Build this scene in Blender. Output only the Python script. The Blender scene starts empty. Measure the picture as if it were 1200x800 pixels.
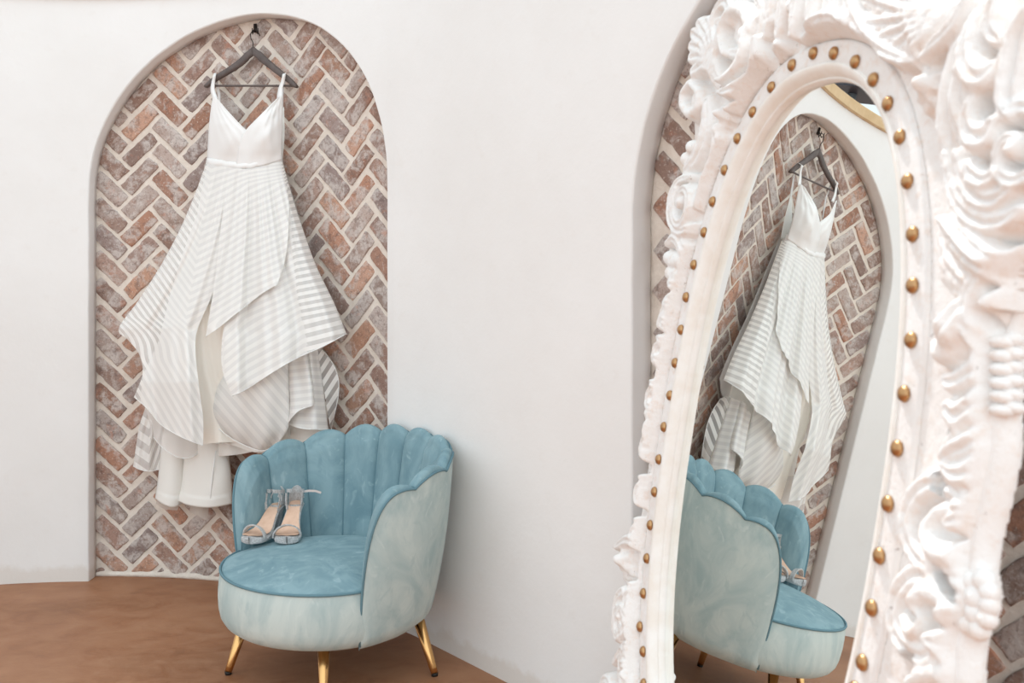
import bpy, math, random
import numpy as np
from mathutils import Vector, Matrix, noise as mnoise
PI = math.pi
sc = bpy.context.scene
COL = sc.collection
F, CAMH, YH = 1100.0, 1.385, 333.0

# ------------------------------------------------------------------ camera, sky, sun, exposure
cd = bpy.data.cameras.new('camera'); cam = bpy.data.objects.new('camera', cd); COL.objects.link(cam)
cam.location = (0, 0, CAMH); cam.rotation_euler = (PI/2, 0, 0)
cd.sensor_width = 36; cd.lens = 36*F/1200; cd.shift_y = -(400-YH)/1200
cd.clip_start = 0.05
cd.dof.use_dof = True; cd.dof.focus_distance = 4.0; cd.dof.aperture_fstop = 4.0
sc.camera = cam
w = bpy.data.worlds.new('sky'); sc.world = w; w.use_nodes = True
bg = w.node_tree.nodes['Background']
# bright hazy sky, brightest on the open side of the courtyard behind the camera
wt = w.node_tree; tc_ = wt.nodes.new('ShaderNodeTexCoord'); dp = wt.nodes.new('ShaderNodeVectorMath'); dp.operation = 'DOT_PRODUCT'
dp.inputs[1].default_value = (0.36, -0.90, 0.20); wt.links.new(tc_.outputs['Generated'], dp.inputs[0])
mr = wt.nodes.new('ShaderNodeMapRange'); wt.links.new(dp.outputs['Value'], mr.inputs[0])
mr.inputs[1].default_value = -1; mr.inputs[2].default_value = 1; mr.inputs[3].default_value = .84; mr.inputs[4].default_value = 1.46
wt.links.new(mr.outputs[0], bg.inputs[1]); bg.inputs[0].default_value = (0.935, 1.03, 1.08, 1)
sd = bpy.data.lights.new('sun', 'SUN'); sun = bpy.data.objects.new('sun', sd); COL.objects.link(sun)
sd.energy = 2.8; sd.angle = math.radians(1.2); sd.color = (1.0, 0.985, 0.965)
SUN = Vector((-0.17, 0.477, 0.862)).normalized()
sun.rotation_euler = SUN.to_track_quat('Z', 'Y').to_euler(); sun.location = (0, 3, 6)
sc.view_settings.view_transform = 'Standard'; sc.view_settings.look = 'None'
sc.view_settings.gamma = 1; sc.view_settings.use_curve_mapping = False
sc.view_settings.exposure = 0.17

# ------------------------------------------------------------------ materials
def lin(c):
    c = c/255.0
    return c/12.92 if c <= 0.04045 else ((c+0.055)/1.055)**2.4
def rgb(r, g, b): return (lin(r), lin(g), lin(b), 1)
class NT:
    def __init__(s, name):
        s.m = bpy.data.materials.new(name); s.m.use_nodes = True
        s.t = s.m.node_tree; s.b = s.t.nodes['Principled BSDF']; s.out = s.t.nodes['Material Output']
    def n(s, typ, **kw):
        nd = s.t.nodes.new(typ)
        for k, v in kw.items():
            if k.startswith('i_'): nd.inputs[k[2:].replace('_', ' ')].default_value = v
            else: setattr(nd, k, v)
        return nd
    def l(s, a, b): s.t.links.new(a, b)
    def coord(s, scale=(1, 1, 1), rot=(0, 0, 0), kind='Object'):
        tc = s.n('ShaderNodeTexCoord'); mp = s.n('ShaderNodeMapping')
        mp.inputs['Scale'].default_value = scale; mp.inputs['Rotation'].default_value = rot
        s.l(tc.outputs[kind], mp.inputs[0]); return mp.outputs[0]
    def noise(s, vec, scale, detail=4, rough=.55, dist=0):
        nd = s.n('ShaderNodeTexNoise'); nd.inputs['Scale'].default_value = scale
        nd.inputs['Detail'].default_value = detail; nd.inputs['Roughness'].default_value = rough
        nd.inputs['Distortion'].default_value = dist
        if vec is not None: s.l(vec, nd.inputs['Vector'])
        return nd.outputs['Fac']
    def ramp(s, fac, stops, interp='LINEAR'):
        nd = s.n('ShaderNodeValToRGB'); cr = nd.color_ramp; cr.interpolation = interp
        while len(cr.elements) < len(stops): cr.elements.new(0.5)
        for e, (p, c) in zip(cr.elements, stops):
            e.position = p; e.color = c if isinstance(c, tuple) else (c, c, c, 1)
        s.l(fac, nd.inputs[0]); return nd.outputs[0]
    def mix(s, fac, a, b, mode='MIX'):
        nd = s.n('ShaderNodeMix', data_type='RGBA', blend_type=mode)
        for sock, v in ((nd.inputs[0], fac), (nd.inputs[6], a), (nd.inputs[7], b)):
            if hasattr(v, 'is_output'): s.l(v, sock)
            else: sock.default_value = v
        return nd.outputs[2]
    def bump(s, h, strength=.3, dist=.01, prev=None):
        nd = s.n('ShaderNodeBump'); nd.inputs['Strength'].default_value = strength
        nd.inputs['Distance'].default_value = dist; s.l(h, nd.inputs['Height'])
        if prev is not None: s.l(prev, nd.inputs['Normal'])
        return nd.outputs[0]
    def set(s, **kw):
        for k, v in kw.items():
            sock = s.b.inputs[k.replace('_', ' ')]
            if hasattr(v, 'is_output'): s.l(v, sock)
            else: sock.default_value = v
        return s

def mat_plaster():
    t = NT('plaster'); c = t.coord()
    n1 = t.noise(c, 1.6, 5, .6); n2 = t.noise(c, 14, 6, .6); n3 = t.noise(c, 70, 3)
    col = t.ramp(n1, [(.3, rgb(230, 227, 224)), (.7, rgb(236, 234, 232))])
    col = t.mix(t.ramp(n2, [(.6, 0.0), (.75, .25)]), col, rgb(224, 218, 212))
    # scuffed strip at the very foot of the wall
    g = t.n('ShaderNodeNewGeometry'); sx = t.n('ShaderNodeSeparateXYZ'); t.l(g.outputs['Position'], sx.inputs[0])
    m1 = t.n('ShaderNodeMath', operation='MULTIPLY_ADD'); t.l(n2, m1.inputs[0]); m1.inputs[1].default_value = -.10
    t.l(sx.outputs[2], m1.inputs[2])
    foot = t.ramp(m1.outputs[0], [(0.0, .3), (.03, 0.0)])
    col = t.mix(foot, col, rgb(196, 178, 158))
    b = t.bump(n2, .25, .006); b = t.bump(n3, .12, .003, b)
    t.set(Base_Color=col, Roughness=.85, Normal=b); return t.m
def mat_brick():
    t = NT('old_brick'); c = t.coord()
    at = t.n('ShaderNodeAttribute', attribute_name='tone')
    n1 = t.noise(c, 13, 6, .65, .4); n2 = t.noise(c, 45, 5, .7); n3 = t.noise(c, 120, 3, .6); n4 = t.noise(c, 24, 5, .7, .6)
    col = t.mix(t.ramp(n1, [(.47, 0.0), (.58, .75)]), at.outputs['Color'], rgb(208, 199, 193))
    col = t.mix(t.ramp(n4, [(.55, 0.0), (.66, .62)]), col, rgb(108, 90, 84))
    n5 = t.noise(c, 190, 2, .6); col = t.mix(t.ramp(n5, [(.3, .6), (.4, 0.0)]), col, rgb(112, 84, 72))
    n6 = t.noise(c, 17, 4, .6, .3); col = t.mix(t.ramp(n6, [(.3, .55), (.42, 0.0)]), col, rgb(190, 130, 104))
    col = t.mix(t.ramp(n2, [(.35, .55), (.5, 0.0)]), col, rgb(128, 100, 88))
    col = t.mix(t.ramp(n3, [(.6, 0.0), (.7, .6)]), col, rgb(222, 214, 206))
    b = t.bump(n2, .6, .006); b = t.bump(n3, .4, .003, b)
    t.set(Base_Color=col, Roughness=.9, Normal=b); return t.m
def mat_mortar():
    t = NT('mortar'); c = t.coord(); n1 = t.noise(c, 20, 6, .7); n2 = t.noise(c, 90, 4)
    col = t.ramp(n1, [(.3, rgb(214, 201, 188)), (.7, rgb(234, 224, 213))])
    t.set(Base_Color=col, Roughness=.95, Normal=t.bump(n2, .5, .004, t.bump(n1, .5, .008))); return t.m
def mat_floor():
    t = NT('stained_concrete'); c = t.coord((1, 1.6, 1))
    n1 = t.noise(c, 1.3, 6, .6, .5); n2 = t.noise(c, 7, 8, .65, .8); n3 = t.noise(c, 60, 4)
    col = t.ramp(n1, [(.3, rgb(138, 90, 58)), (.5, rgb(154, 104, 72)), (.7, rgb(168, 120, 88))])
    col = t.mix(t.ramp(n2, [(.4, 0.0), (.7, .5)]), col, rgb(182, 140, 110))
    col = t.mix(t.ramp(n2, [(.28, .5), (.42, 0.0)]), col, rgb(128, 86, 58))
    t.set(Base_Color=col, Roughness=t.ramp(n2, [(.3, .42), (.7, .6)]), Normal=t.bump(n3, .12, .003))
    t.b.inputs['Specular IOR Level'].default_value = .35; return t.m
def mat_velvet(name, a, b_, hi, sheen):
    t = NT(name); c = t.coord((1, 1, .55)); n1 = t.noise(c, 7, 5, .6, 1.4); n2 = t.noise(c, 16, 4, .55, 1.8); n3 = t.noise(c, 500, 2)
    col = t.ramp(n1, [(.32, a), (.62, b_)])
    col = t.mix(t.ramp(n2, [(.6, 0.0), (.7, .55)]), col, a)
    col = t.mix(t.ramp(n2, [(.28, .5), (.4, 0.0)]), col, hi)
    t.set(Base_Color=col, Roughness=.75, Normal=t.bump(n3, .1, .001), Sheen_Weight=sheen, Sheen_Roughness=.35)
    t.b.inputs['Sheen Tint'].default_value = hi; t.b.inputs['Specular IOR Level'].default_value = .15
    return t.m
def mat_simple(name, col, rough=.6, metal=0, spec=.5, bumpscale=None, bs=.2, col2=None, cscale=20):
    t = NT(name); t.set(Roughness=rough, Metallic=metal); t.b.inputs['Specular IOR Level'].default_value = spec
    c = t.coord(); n0 = t.noise(c, cscale, 5, .6)
    t.set(Base_Color=t.mix(t.ramp(n0, [(.4, 0.0), (.65, 1.0)]), col, col2 if col2 else col))
    if bumpscale: t.set(Normal=t.bump(t.noise(c, bumpscale, 4), bs, .003))
    return t.m
def mat_fabric(name, col, alpha=1.0, stripes=False, sheen=.3, transl=.18):
    """woven cloth; stripes alternate satin bands with sheer organza bands along uv.x"""
    t = NT(name); t.t.nodes.remove(t.b)
    dif = t.n('ShaderNodeBsdfPrincipled'); dif.inputs['Base Color'].default_value = col
    dif.inputs['Roughness'].default_value = .55; dif.inputs['Sheen Weight'].default_value = sheen
    dif.inputs['Specular IOR Level'].default_value = .25
    tr = t.n('ShaderNodeBsdfTranslucent'); tr.inputs[0].default_value = col
    m1 = t.n('ShaderNodeMixShader'); m1.inputs[0].default_value = transl
    t.l(dif.outputs[0], m1.inputs[1]); t.l(tr.outputs[0], m1.inputs[2])
    tp = t.n('ShaderNodeBsdfTransparent'); m2 = t.n('ShaderNodeMixShader')
    t.l(tp.outputs[0], m2.inputs[1]); t.l(m1.outputs[0], m2.inputs[2])
    nz = t.noise(t.coord(), 160, 3); dif_n = t.bump(nz, .08, .002); t.l(dif_n, dif.inputs['Normal'])
    if stripes:
        tc = t.n('ShaderNodeTexCoord'); sx = t.n('ShaderNodeSeparateXYZ'); t.l(tc.outputs['UV'], sx.inputs[0])
        fr = t.n('ShaderNodeMath', operation='PINGPONG'); t.l(sx.outputs[0], fr.inputs[0]); fr.inputs[1].default_value = .5
        fac = t.ramp(fr.outputs[0], [(.22, 0.0), (.27, 1.0)])
        al = t.n('ShaderNodeMapRange'); t.l(fac, al.inputs[0]); al.inputs[3].default_value = alpha; al.inputs[4].default_value = .97
        t.l(sx.outputs[1], al.inputs[3]); t.l(al.outputs[0], m2.inputs[0])
        cm = t.mix(fac, rgb(238, 236, 233), col); t.l(cm, dif.inputs['Base Color']); t.l(cm, tr.inputs[0])
        rm = t.n('ShaderNodeMapRange'); t.l(fac, rm.inputs[0]); rm.inputs[3].default_value = .7; rm.inputs[4].default_value = .38
        t.l(rm.outputs[0], dif.inputs['Roughness'])
    else: m2.inputs[0].default_value = alpha
    t.l(m2.outputs[0], t.out.inputs[0]); return t.m
def mat_carved():
    t = NT('whitewashed_wood'); c = t.coord()
    n1 = t.noise(c, 9, 5, .65, .5); n2 = t.noise(c, 38, 6, .7); n3 = t.noise(c, 55, 5, .75, 1.0)
    col = t.ramp(n1, [(.35, rgb(244, 242, 240)), (.7, rgb(238, 233, 229))])
    col = t.mix(t.ramp(n2, [(.52, 0.0), (.68, .7)]), col, rgb(234, 219, 208))
    col = t.mix(t.ramp(n3, [(.66, 0.0), (.69, .7)]), col, rgb(120, 92, 74))
    t.set(Base_Color=col, Roughness=.62, Normal=t.bump(n2, .55, .006, t.bump(t.noise(c, 110, 4, .7), .35, .003))); return t.m
def mat_glitter():
    t = NT('silver_glitter'); c = t.coord(); v = t.n('ShaderNodeTexVoronoi'); v.inputs['Scale'].default_value = 420; t.l(c, v.inputs['Vector'])
    t.set(Base_Color=t.mix(v.outputs['Color'], rgb(186, 184, 182), rgb(250, 250, 250)), Metallic=.25, Roughness=.32,
          Normal=t.bump(v.outputs['Distance'], 1.0, .004)); return t.m
M = dict(
    plaster=mat_plaster(), brick=mat_brick(), mortar=mat_mortar(), floor=mat_floor(),
    velvet_in=mat_velvet('velvet_inner', rgb(112, 142, 151), rgb(138, 165, 172), rgb(168, 191, 196), .3),
    velvet_out=mat_velvet('velvet_outer', rgb(166, 185, 185), rgb(196, 207, 203), rgb(210, 218, 214), .3),  # same velvet as inside; sheen of the light-catching nap put into a paler colour
    piping=mat_simple('piping_velvet', rgb(100, 132, 142), .7, 0, .2),
    gold=mat_simple('brushed_gold', (0.72, .42, .17, 1), .22, 1.0), black=mat_simple('black_rubber', rgb(22, 20, 18), .6),
    brass=mat_simple('aged_brass', (.55, .32, .15, 1), .36, 1.0, col2=(.36, .2, .1, 1), cscale=60),
    carved=mat_carved(), cream=mat_simple('cream_paint', rgb(244, 241, 236), .5, 0, .5, 60, .15, rgb(238, 231, 222), 14),
    pink=mat_simple('worn_pink_paint', rgb(243, 238, 235), .7, 0, .3, 70, .2, rgb(233, 220, 211), 16),
    hanger=mat_simple('dark_grey_wood', rgb(98, 87, 83), .5, 0, .4, 90, .1, rgb(84, 74, 71), 30),
    iron=mat_simple('black_iron', rgb(45, 38, 34), .5, .6), capwood=mat_simple('pine_cap', rgb(214, 186, 146), .6, 0, .4, 40, .2, rgb(202, 172, 130), 9),
    satin=mat_fabric('satin', rgb(248, 247, 245), 1.0, False, .3, .1), lining=mat_fabric('ivory_lining', rgb(249, 246, 240), 1.0, False, .2, .12),
    cream_lining=mat_fabric('cream_lining', rgb(250, 244, 234), 1.0, False, .2, .1),
    stripe=mat_fabric('striped_organza', rgb(249, 247, 243), .62, True), sheer=mat_fabric('sheer_organza', rgb(244, 241, 238), .62, False, .3, .2),
    stripe_thin=mat_fabric('striped_organza_single', rgb(248, 246, 242), .30, True), tulle=mat_fabric('tulle', rgb(228, 218, 208), .66, False, .2, .25),
    glitter=mat_glitter(), silver=mat_simple('silver_leather', rgb(214, 214, 214), .35, .6), nude=mat_simple('nude_insole', rgb(226, 190, 166), .6, 0, .3, None, 0, rgb(214, 176, 150), 30),
    darkbox=mat_simple('dark_metal', rgb(40, 42, 52), .5, .2), steel=mat_simple('grey_metal', rgb(150, 158, 166), .4, .5),
)
mm = bpy.data.materials.new('mirror_glass'); mm.use_nodes = True; pb = mm.node_tree.nodes['Principled BSDF']
pb.inputs['Base Color'].default_value = (.945, .965, .945, 1); pb.inputs['Metallic'].default_value = 1; pb.inputs['Roughness'].default_value = 0.0
M['mirror'] = mm

# ------------------------------------------------------------------ helpers
def link(name, me, mat=None, parent=None, smooth=True):
    o = bpy.data.objects.new(name, me); COL.objects.link(o)
    if mat:
        me.materials.append(M[mat] if isinstance(mat, str) else mat)
    if smooth and len(me.polygons): me.polygons.foreach_set('use_smooth', [True]*len(me.polygons))
    if parent: o.parent = parent
    return o
def mesh(name, vs, fs, mat=None, parent=None, smooth=True, origin=None):
    me = bpy.data.meshes.new(name)
    vs = [tuple(v) for v in vs]
    if origin is not None: vs = [(x-origin[0], y-origin[1], z-origin[2]) for x, y, z in vs]
    me.from_pydata(vs, [], fs); me.update()
    o = link(name, me, mat, parent, smooth)
    if origin is not None: o.location = origin
    return o
def tag(o, label=None, cat=None, group=None, kind=None):
    if label: o['label'] = label
    if cat: o['category'] = cat
    if group: o['group'] = group
    if kind: o['kind'] = kind
    return o
def empty(name, loc, rz=0):
    o = bpy.data.objects.new(name, None); COL.objects.link(o); o.location = loc; o.rotation_euler = (0, 0, rz)
    o.empty_display_size = .1; return o
def adopt(children, root):
    """parent world-space parts to a thing's root, keeping them where they are"""
    mi = (Matrix.Translation(root.location) @ root.rotation_euler.to_matrix().to_4x4()).inverted()
    for c in children:
        c.parent = root; c.matrix_parent_inverse = mi
def grid_faces(nu, nv, closed_u=False, off=0):
    fs = []
    for j in range(nv-1):
        for i in range(nu-(0 if closed_u else 1)):
            a = off+j*nu+i; b = off+j*nu+(i+1) % nu
            fs.append((a, b, b+nu, a+nu))
    return fs
class MB:
    def __init__(s): s.v = []; s.f = []
    def add(s, vs, fs):
        o = len(s.v); s.v += [tuple(v) for v in vs]; s.f += [tuple(i+o for i in f) for f in fs]; return s
    def box(s, c, d, R=None):
        vs = []
        for z in (-1, 1):
            for x, y in ((-1, -1), (1, -1), (1, 1), (-1, 1)):
                p = Vector((x*d[0]/2, y*d[1]/2, z*d[2]/2))
                if R: p = R @ p
                vs.append(p+Vector(c))
        return s.add(vs, [(0, 3, 2, 1), (4, 5, 6, 7), (0, 1, 5, 4), (1, 2, 6, 5), (2, 3, 7, 6), (3, 0, 4, 7)])
    def tube(s, pts, r, n=10, closed=False, sx=1.0):
        pts = [Vector(p) for p in pts]; N = len(pts); rs = r if hasattr(r, '__len__') else [r]*N
        prev = None; vs = []
        for i, p in enumerate(pts):
            t = (pts[(i+1) % N]-pts[i-1]) if closed or 0 < i < N-1 else (pts[1]-pts[0] if i == 0 else pts[-1]-pts[-2])
            t.normalize()
            if prev is None:
                a = Vector((0, 0, 1)) if abs(t.z) < .9 else Vector((1, 0, 0)); prev = t.cross(a).normalized()
            prev = (prev-t*prev.dot(t)).normalized(); b = t.cross(prev)
            for k in range(n):
                an = 2*PI*k/n; vs.append(p+(prev*math.cos(an)*sx+b*math.sin(an))*rs[i])
        fs = []
        for i in range(N if closed else N-1):
            for k in range(n):
                a, b2 = i*n+k, i*n+(k+1) % n; c, d = ((i+1) % N)*n+(k+1) % n, ((i+1) % N)*n+k
                fs.append((a, b2, c, d))
        if not closed: fs += [tuple(range(n-1, -1, -1)), tuple((N-1)*n+k for k in range(n))]
        return s.add(vs, fs)
    def lathe(s, prof, c=(0, 0, 0), n=24, R=None):
        vs = []
        for r, z in prof:
            for k in range(n):
                p = Vector((r*math.cos(2*PI*k/n), r*math.sin(2*PI*k/n), z))
                if R: p = R @ p
                vs.append(p+Vector(c))
        return s.add(vs, grid_faces(n, len(prof), True)+[tuple(range(n-1, -1, -1)), tuple((len(prof)-1)*n+k for k in range(n))])
    def build(s, name, mat, parent=None, smooth=True, origin=None): return mesh(name, s.v, s.f, mat, parent, smooth, origin)
def catmull(pts, n):
    """resample a polyline with n points per span"""
    P = [np.array(p, float) for p in pts]; P = [2*P[0]-P[1]]+P+[2*P[-1]-P[-2]]; out = []
    for i in range(1, len(P)-2):
        for k in range(n):
            t = k/n; a, b, c, d = P[i-1:i+3]
            out.append(.5*((2*b)+(-a+c)*t+(2*a-5*b+4*c-d)*t*t+(-a+3*b-3*c+d)*t**3))
    out.append(P[-2]); return np.array(out)
def resample(pts, n):
    P = catmull(pts, 8) if len(pts) > 2 else np.array(pts, float)
    d = np.r_[0, np.cumsum(np.linalg.norm(np.diff(P[:, :2], axis=0), axis=1))]
    t = np.linspace(0, d[-1], n); return np.stack([np.interp(t, d, P[:, k]) for k in range(P.shape[1])], 1)
def sm(x): x = max(0, min(1, x)); return x*x*(3-2*x)

# ------------------------------------------------------------------ the curved wall with its two arched niches
C0 = np.array([-1.93, 2.278]); RW = 2.1; A1 = math.radians(50); S1 = RW*A1
P1 = C0+RW*np.array([math.sin(A1), math.cos(A1)]); DIR = np.array([math.cos(A1), -math.sin(A1)])
def wall_pt(s, z, off=0.0):
    """s runs along the foot of the wall, off goes into the wall"""
    if s <= S1:
        a = s/RW; n = np.array([math.sin(a), math.cos(a)]); p = C0+RW*n
    else:
        n = np.array([math.sin(A1), math.cos(A1)]); p = P1+(s-S1)*DIR
    p = p+n*off
    return (p[0], p[1], z)
WH = 2.715; SL = -2.7; SR = 5.4; DEPTH = .088
NICHES = [dict(c=.757, r=.801, z=1.80), dict(c=3.742, r=.85, z=1.57)]
def build_wall():
    b = MB(); rr = .006
    def warch(n, s):
        r = n['r']+rr; return n['z']+math.sqrt(max(0, r*r-(s-n['c'])**2))
    ss = set(np.round(np.arange(SL, SR+.01, .06), 4))
    for n in NICHES:
        r = n['r']+rr
        ss = {s for s in ss if abs(s-n['c']) > r+.01}
        for k in range(65): ss.add(n['c']-r*math.cos(PI*k/64))
    ss = sorted(ss)
    for s0, s1 in zip(ss[:-1], ss[1:]):
        m = (s0+s1)/2; z0 = z1 = 0
        for n in NICHES:
            if abs(m-n['c']) < n['r']+rr: z0, z1 = warch(n, s0), warch(n, s1)
        b.add([wall_pt(s0, z0), wall_pt(s1, z1), wall_pt(s1, WH), wall_pt(s0, WH)], [(0, 1, 2, 3)])
    # reveals with a softly rounded, slightly uneven plaster arris
    for ni, n in enumerate(NICHES):
        path = [(-1, z) for z in np.linspace(0, n['z'], 28)[:-1]]
        path += [(-math.cos(t), n['z'], math.sin(t)) for t in np.linspace(0, PI, 64)]
        path += [(1, z) for z in np.linspace(n['z'], 0, 28)[1:]]
        prof = [(rr, 0), (rr*.55, .0015), (rr*.18, .004), (0, .008), (0, .05), (.001, DEPTH-.004), (.02, DEPTH-.003)]
        vs = []
        for q in path:
            for kk, (dr, off) in enumerate(prof):
                j = 0 if kk == 0 else .0025*mnoise.noise(Vector((q[0]*9+ni*7, q[1]*9, (q[2] if len(q) > 2 else 0)*9)))
                if kk >= 5: j += .003*mnoise.noise(Vector((q[0]*40, q[1]*40, (q[2] if len(q) > 2 else 0)*40)))
                r = n['r']+dr+j
                if len(q) == 2: vs.append(wall_pt(n['c']+q[0]*r, q[1], off))
                else: vs.append(wall_pt(n['c']+q[0]*r, n['z']+q[2]*r, off))
        b.add(vs, grid_faces(len(prof), len(path)))
    o = b.build('wall_back', 'plaster')
    bm_weld(o)
    # body behind and on top
    k = MB(); S = list(np.arange(SL, SR+.01, .12))
    vs = [wall_pt(s, z, off) for (z, off) in ((0, .26), (WH, .26), (WH, 0)) for s in S]
    k.add(vs, grid_faces(len(S), 3)); k2 = k.build('wall_outside', 'plaster'); tag(k2, kind='structure')
    tag(o, kind='structure')
    # pine cap along the top
    k = MB(); prof = [(-.012, WH), (-.02, WH+.004), (-.022, WH+.055), (-.015, WH+.06), (.275, WH+.06), (.28, WH)]
    vs = [wall_pt(s, z, off) for (off, z) in prof+[prof[0]] for s in S]
    k.add(vs, grid_faces(len(S), 7)); tag(k.build('trim_1', 'capwood', smooth=False), kind='structure')
def bm_weld(o, d=.0004):
    import bmesh
    bm = bmesh.new(); bm.from_mesh(o.data); bmesh.ops.remove_doubles(bm, verts=bm.verts, dist=d); bm.to_mesh(o.data); bm.free()
TONES = [rgb(176, 132, 110), rgb(166, 128, 110), rgb(160, 130, 117), rgb(160, 140, 130), rgb(176, 158, 149), rgb(154, 124, 110),
         rgb(182, 142, 120), rgb(182, 168, 161), rgb(146, 120, 108), rgb(154, 136, 130), rgb(170, 144, 132), rgb(150, 126, 116), rgb(188, 150, 130)]
def build_bricks(name, n, phase, seed):
    rnd = random.Random(seed)
    P, q, m = .202, .0888, .0175
    s_lo, s_hi, z_hi = n['c']-n['r']-.03, n['c']+n['r']+.03, n['z']+n['r']+.03
    vs, fs, cols = [], [], []
    c45 = math.sqrt(.5)
    def place(x0, y0, w, h):
        # rotated so that the courses climb straight up the wall
        cx, cy = x0+w/2, y0+h/2
        sx = (cx-cy)*c45+phase[0]; sz = (cx+cy)*c45+phase[1]
        if not (s_lo-.02 < sx < s_hi+.02 and -.06 < sz < z_hi+.02): return
        if sz > n['z'] and (sx-n['c'])**2+(sz-n['z'])**2 > (n['r']+.1)**2: return
        jw, jh = w/2-m/2+rnd.uniform(-.004, .003), h/2-m/2+rnd.uniform(-.004, .003)
        rot = rnd.uniform(-.025, .025); ox, oy = rnd.uniform(-.002, .002), rnd.uniform(-.002, .002)
        hgt = .0055+rnd.uniform(-.002, .003); K = 7; ring = []
        per = []
        nw, nh = (9, 4) if w > h else (4, 9)
        for i in range(nw): per.append((-1+2*i/nw, -1))
        for i in range(nh): per.append((1, -1+2*i/nh))
        for i in range(nw): per.append((1-2*i/nw, 1))
        for i in range(nh): per.append((-1, 1-2*i/nh))
        N = len(per); base = len(vs); sd = rnd.uniform(0, 99)
        tilt = (rnd.uniform(-.02, .02), rnd.uniform(-.02, .02))
        for li, (ins, hh) in enumerate(((-.001, -.001), (0.0, .62), (.0018, .92), (.006, 1.0))):
            for (a, bb) in per:
                rc = 1-.03*(abs(a)*abs(bb))**6
                x = a*(jw-ins)*rc; y = bb*(jh-ins)*rc
                nz = mnoise.noise(Vector((x*70+sd, y*70, sd)))
                nz2 = mnoise.noise(Vector((x*22+sd, y*22, sd+5)))
                x -= a*abs(nz)*.007+nz2*.0040; y -= bb*abs(nz)*.007-nz2*.0040
                X = cx+ox+x*math.cos(rot)-y*math.sin(rot); Y = cy+oy+x*math.sin(rot)+y*math.cos(rot)
                s_, z_ = (X-Y)*c45+phase[0], (X+Y)*c45+phase[1]
                if z_ < .012: z_ = .012
                vs.append(wall_pt(s_, z_, DEPTH+.004-hgt*hh-(x*tilt[0]+y*tilt[1])*(hh > .5)))
        for li in range(3):
            for i in range(N):
                a, b2 = base+li*N+i, base+li*N+(i+1) % N
                fs.append((a, b2, b2+N, a+N))
        fs.append(tuple(base+3*N+i for i in range(N)))
        col = rnd.choice(TONES); k = rnd.uniform(.80, 1.22)
        cols.extend([(col[0]*k, col[1]*k, col[2]*k, 1)]*(4*N))
    for band in range(-30, 30):
        ax, ay = band*(q+P), band*(q-P)
        for k in range(-60, 80):
            x, y = ax+k*q, ay+k*q
            place(x, y, P, q)                      # one leg of the V
            place(x+P, y+q-P, q, P)                # the other
    me_o = mesh(name, vs, fs, 'brick')
    at = me_o.data.color_attributes.new('tone', 'FLOAT_COLOR', 'POINT')
    at.data.foreach_set('color', np.array(cols, 'f').ravel())
    # the mortar bed
    b = MB(); S = np.linspace(s_lo, s_hi, 40); Z = np.linspace(0, z_hi, 8)
    b.add([wall_pt(s, z, DEPTH+.004) for z in Z for s in S], grid_faces(len(S), len(Z)))
    # a lumpy mortar fillet at the foot
    prof = [(0, .004), (.0, -.012), (.012, -.012), (.022, -.004), (.024, .004)]
    S = np.linspace(n['c']-n['r']+.001, n['c']+n['r']-.001, 120)
    b.add([wall_pt(s, z*(1+.5*mnoise.noise(Vector((s*20, z*9, 1)))), DEPTH+o+.003*mnoise.noise(Vector((s*14, 3, z)))) for (z, o) in prof for s in S],
          grid_faces(len(S), len(prof)))
    mo = b.build(name+'_mortar', 'mortar')
    tag(mo, kind='structure'); tag(me_o, kind='structure'); return me_o
build_wall()
build_bricks('wall_niche_left', NICHES[0], (.116, .040), 5)
build_bricks('wall_niche_right', NICHES[1], (2.80, .03), 9)
fl = mesh('floor', [(-9, -6, 0), (9, -6, 0), (9, 12, 0), (-9, 12, 0)], [(0, 1, 2, 3)], 'floor', smooth=False); tag(fl, kind='structure')

# ------------------------------------------------------------------ velvet shell chair
CC = (-.642, 3.405); AX = math.radians(48.7)
def cpt(phi, r, z):   # phi in degrees, 0 at the middle of the back
    a = AX+math.radians(phi); return (CC[0]+r*math.cos(a), CC[1]+r*math.sin(a), z)
STEP = 23.0; SEPS = [STEP*k for k in range(-4, 5)]; PE = 116.0
def bulge(phi):
    ap = abs(phi)
    if ap >= 92: return math.sin(PI*min(1, (ap-92)/30)) if ap < 107 else 1.0
    return abs(math.sin(PI*((ap % STEP)/STEP)))
def rimz(phi):
    ap = abs(phi)
    z = float(np.interp(ap, [0, 23, 46, 69, 92, 100], [.790, .788, .768, .738, .708, .702]))
    z += .024*bulge(phi)**.75*(1 if ap < 92 else .6)
    if ap > 92:
        q = min(1, (ap-92)/24.0); z = .205+(z-.205)*(max(0, 1-q**3.2))**(1/3.0)
    return z
def rout_rim(phi): return .446-.07*max(0, math.cos(math.radians(phi)))**3
def rout(phi, z):
    zt = .75; rr = rout_rim(phi); rb = np.interp(abs(phi), [0, 60, 100, 116], [.335, .345, .372, .389])
    k = max(0, min(1, (z-.19)/(zt-.19)))
    r = rb+(rr-rb)*(k**.85)+.012*math.sin(PI*k)
    if z < .225: r -= .03*(1-math.sqrt(max(0, 1-((.225-z)/.035)**2)))
    return r
def rin(phi, z):
    seat = np.interp(abs(phi), [0, 50, 90, 116], [.262, .275, .335, .37]); top = rout_rim(phi)-.032
    k = max(0, min(1, (z-.38)/(rimz(0)-.38)))
    return seat+(top-seat)*k**.9
def endk(phi): 
    ap = abs(phi); return 1 if ap < 104 else math.sqrt(max(0, 1-((ap-104)/12.0)**2))
chair = empty('armchair', (CC[0], CC[1], 0), AX-PI/2+PI)
tag(chair, 'teal velvet shell-back armchair with gold legs, standing by the curved wall', 'armchair')
cparts = []
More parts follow.
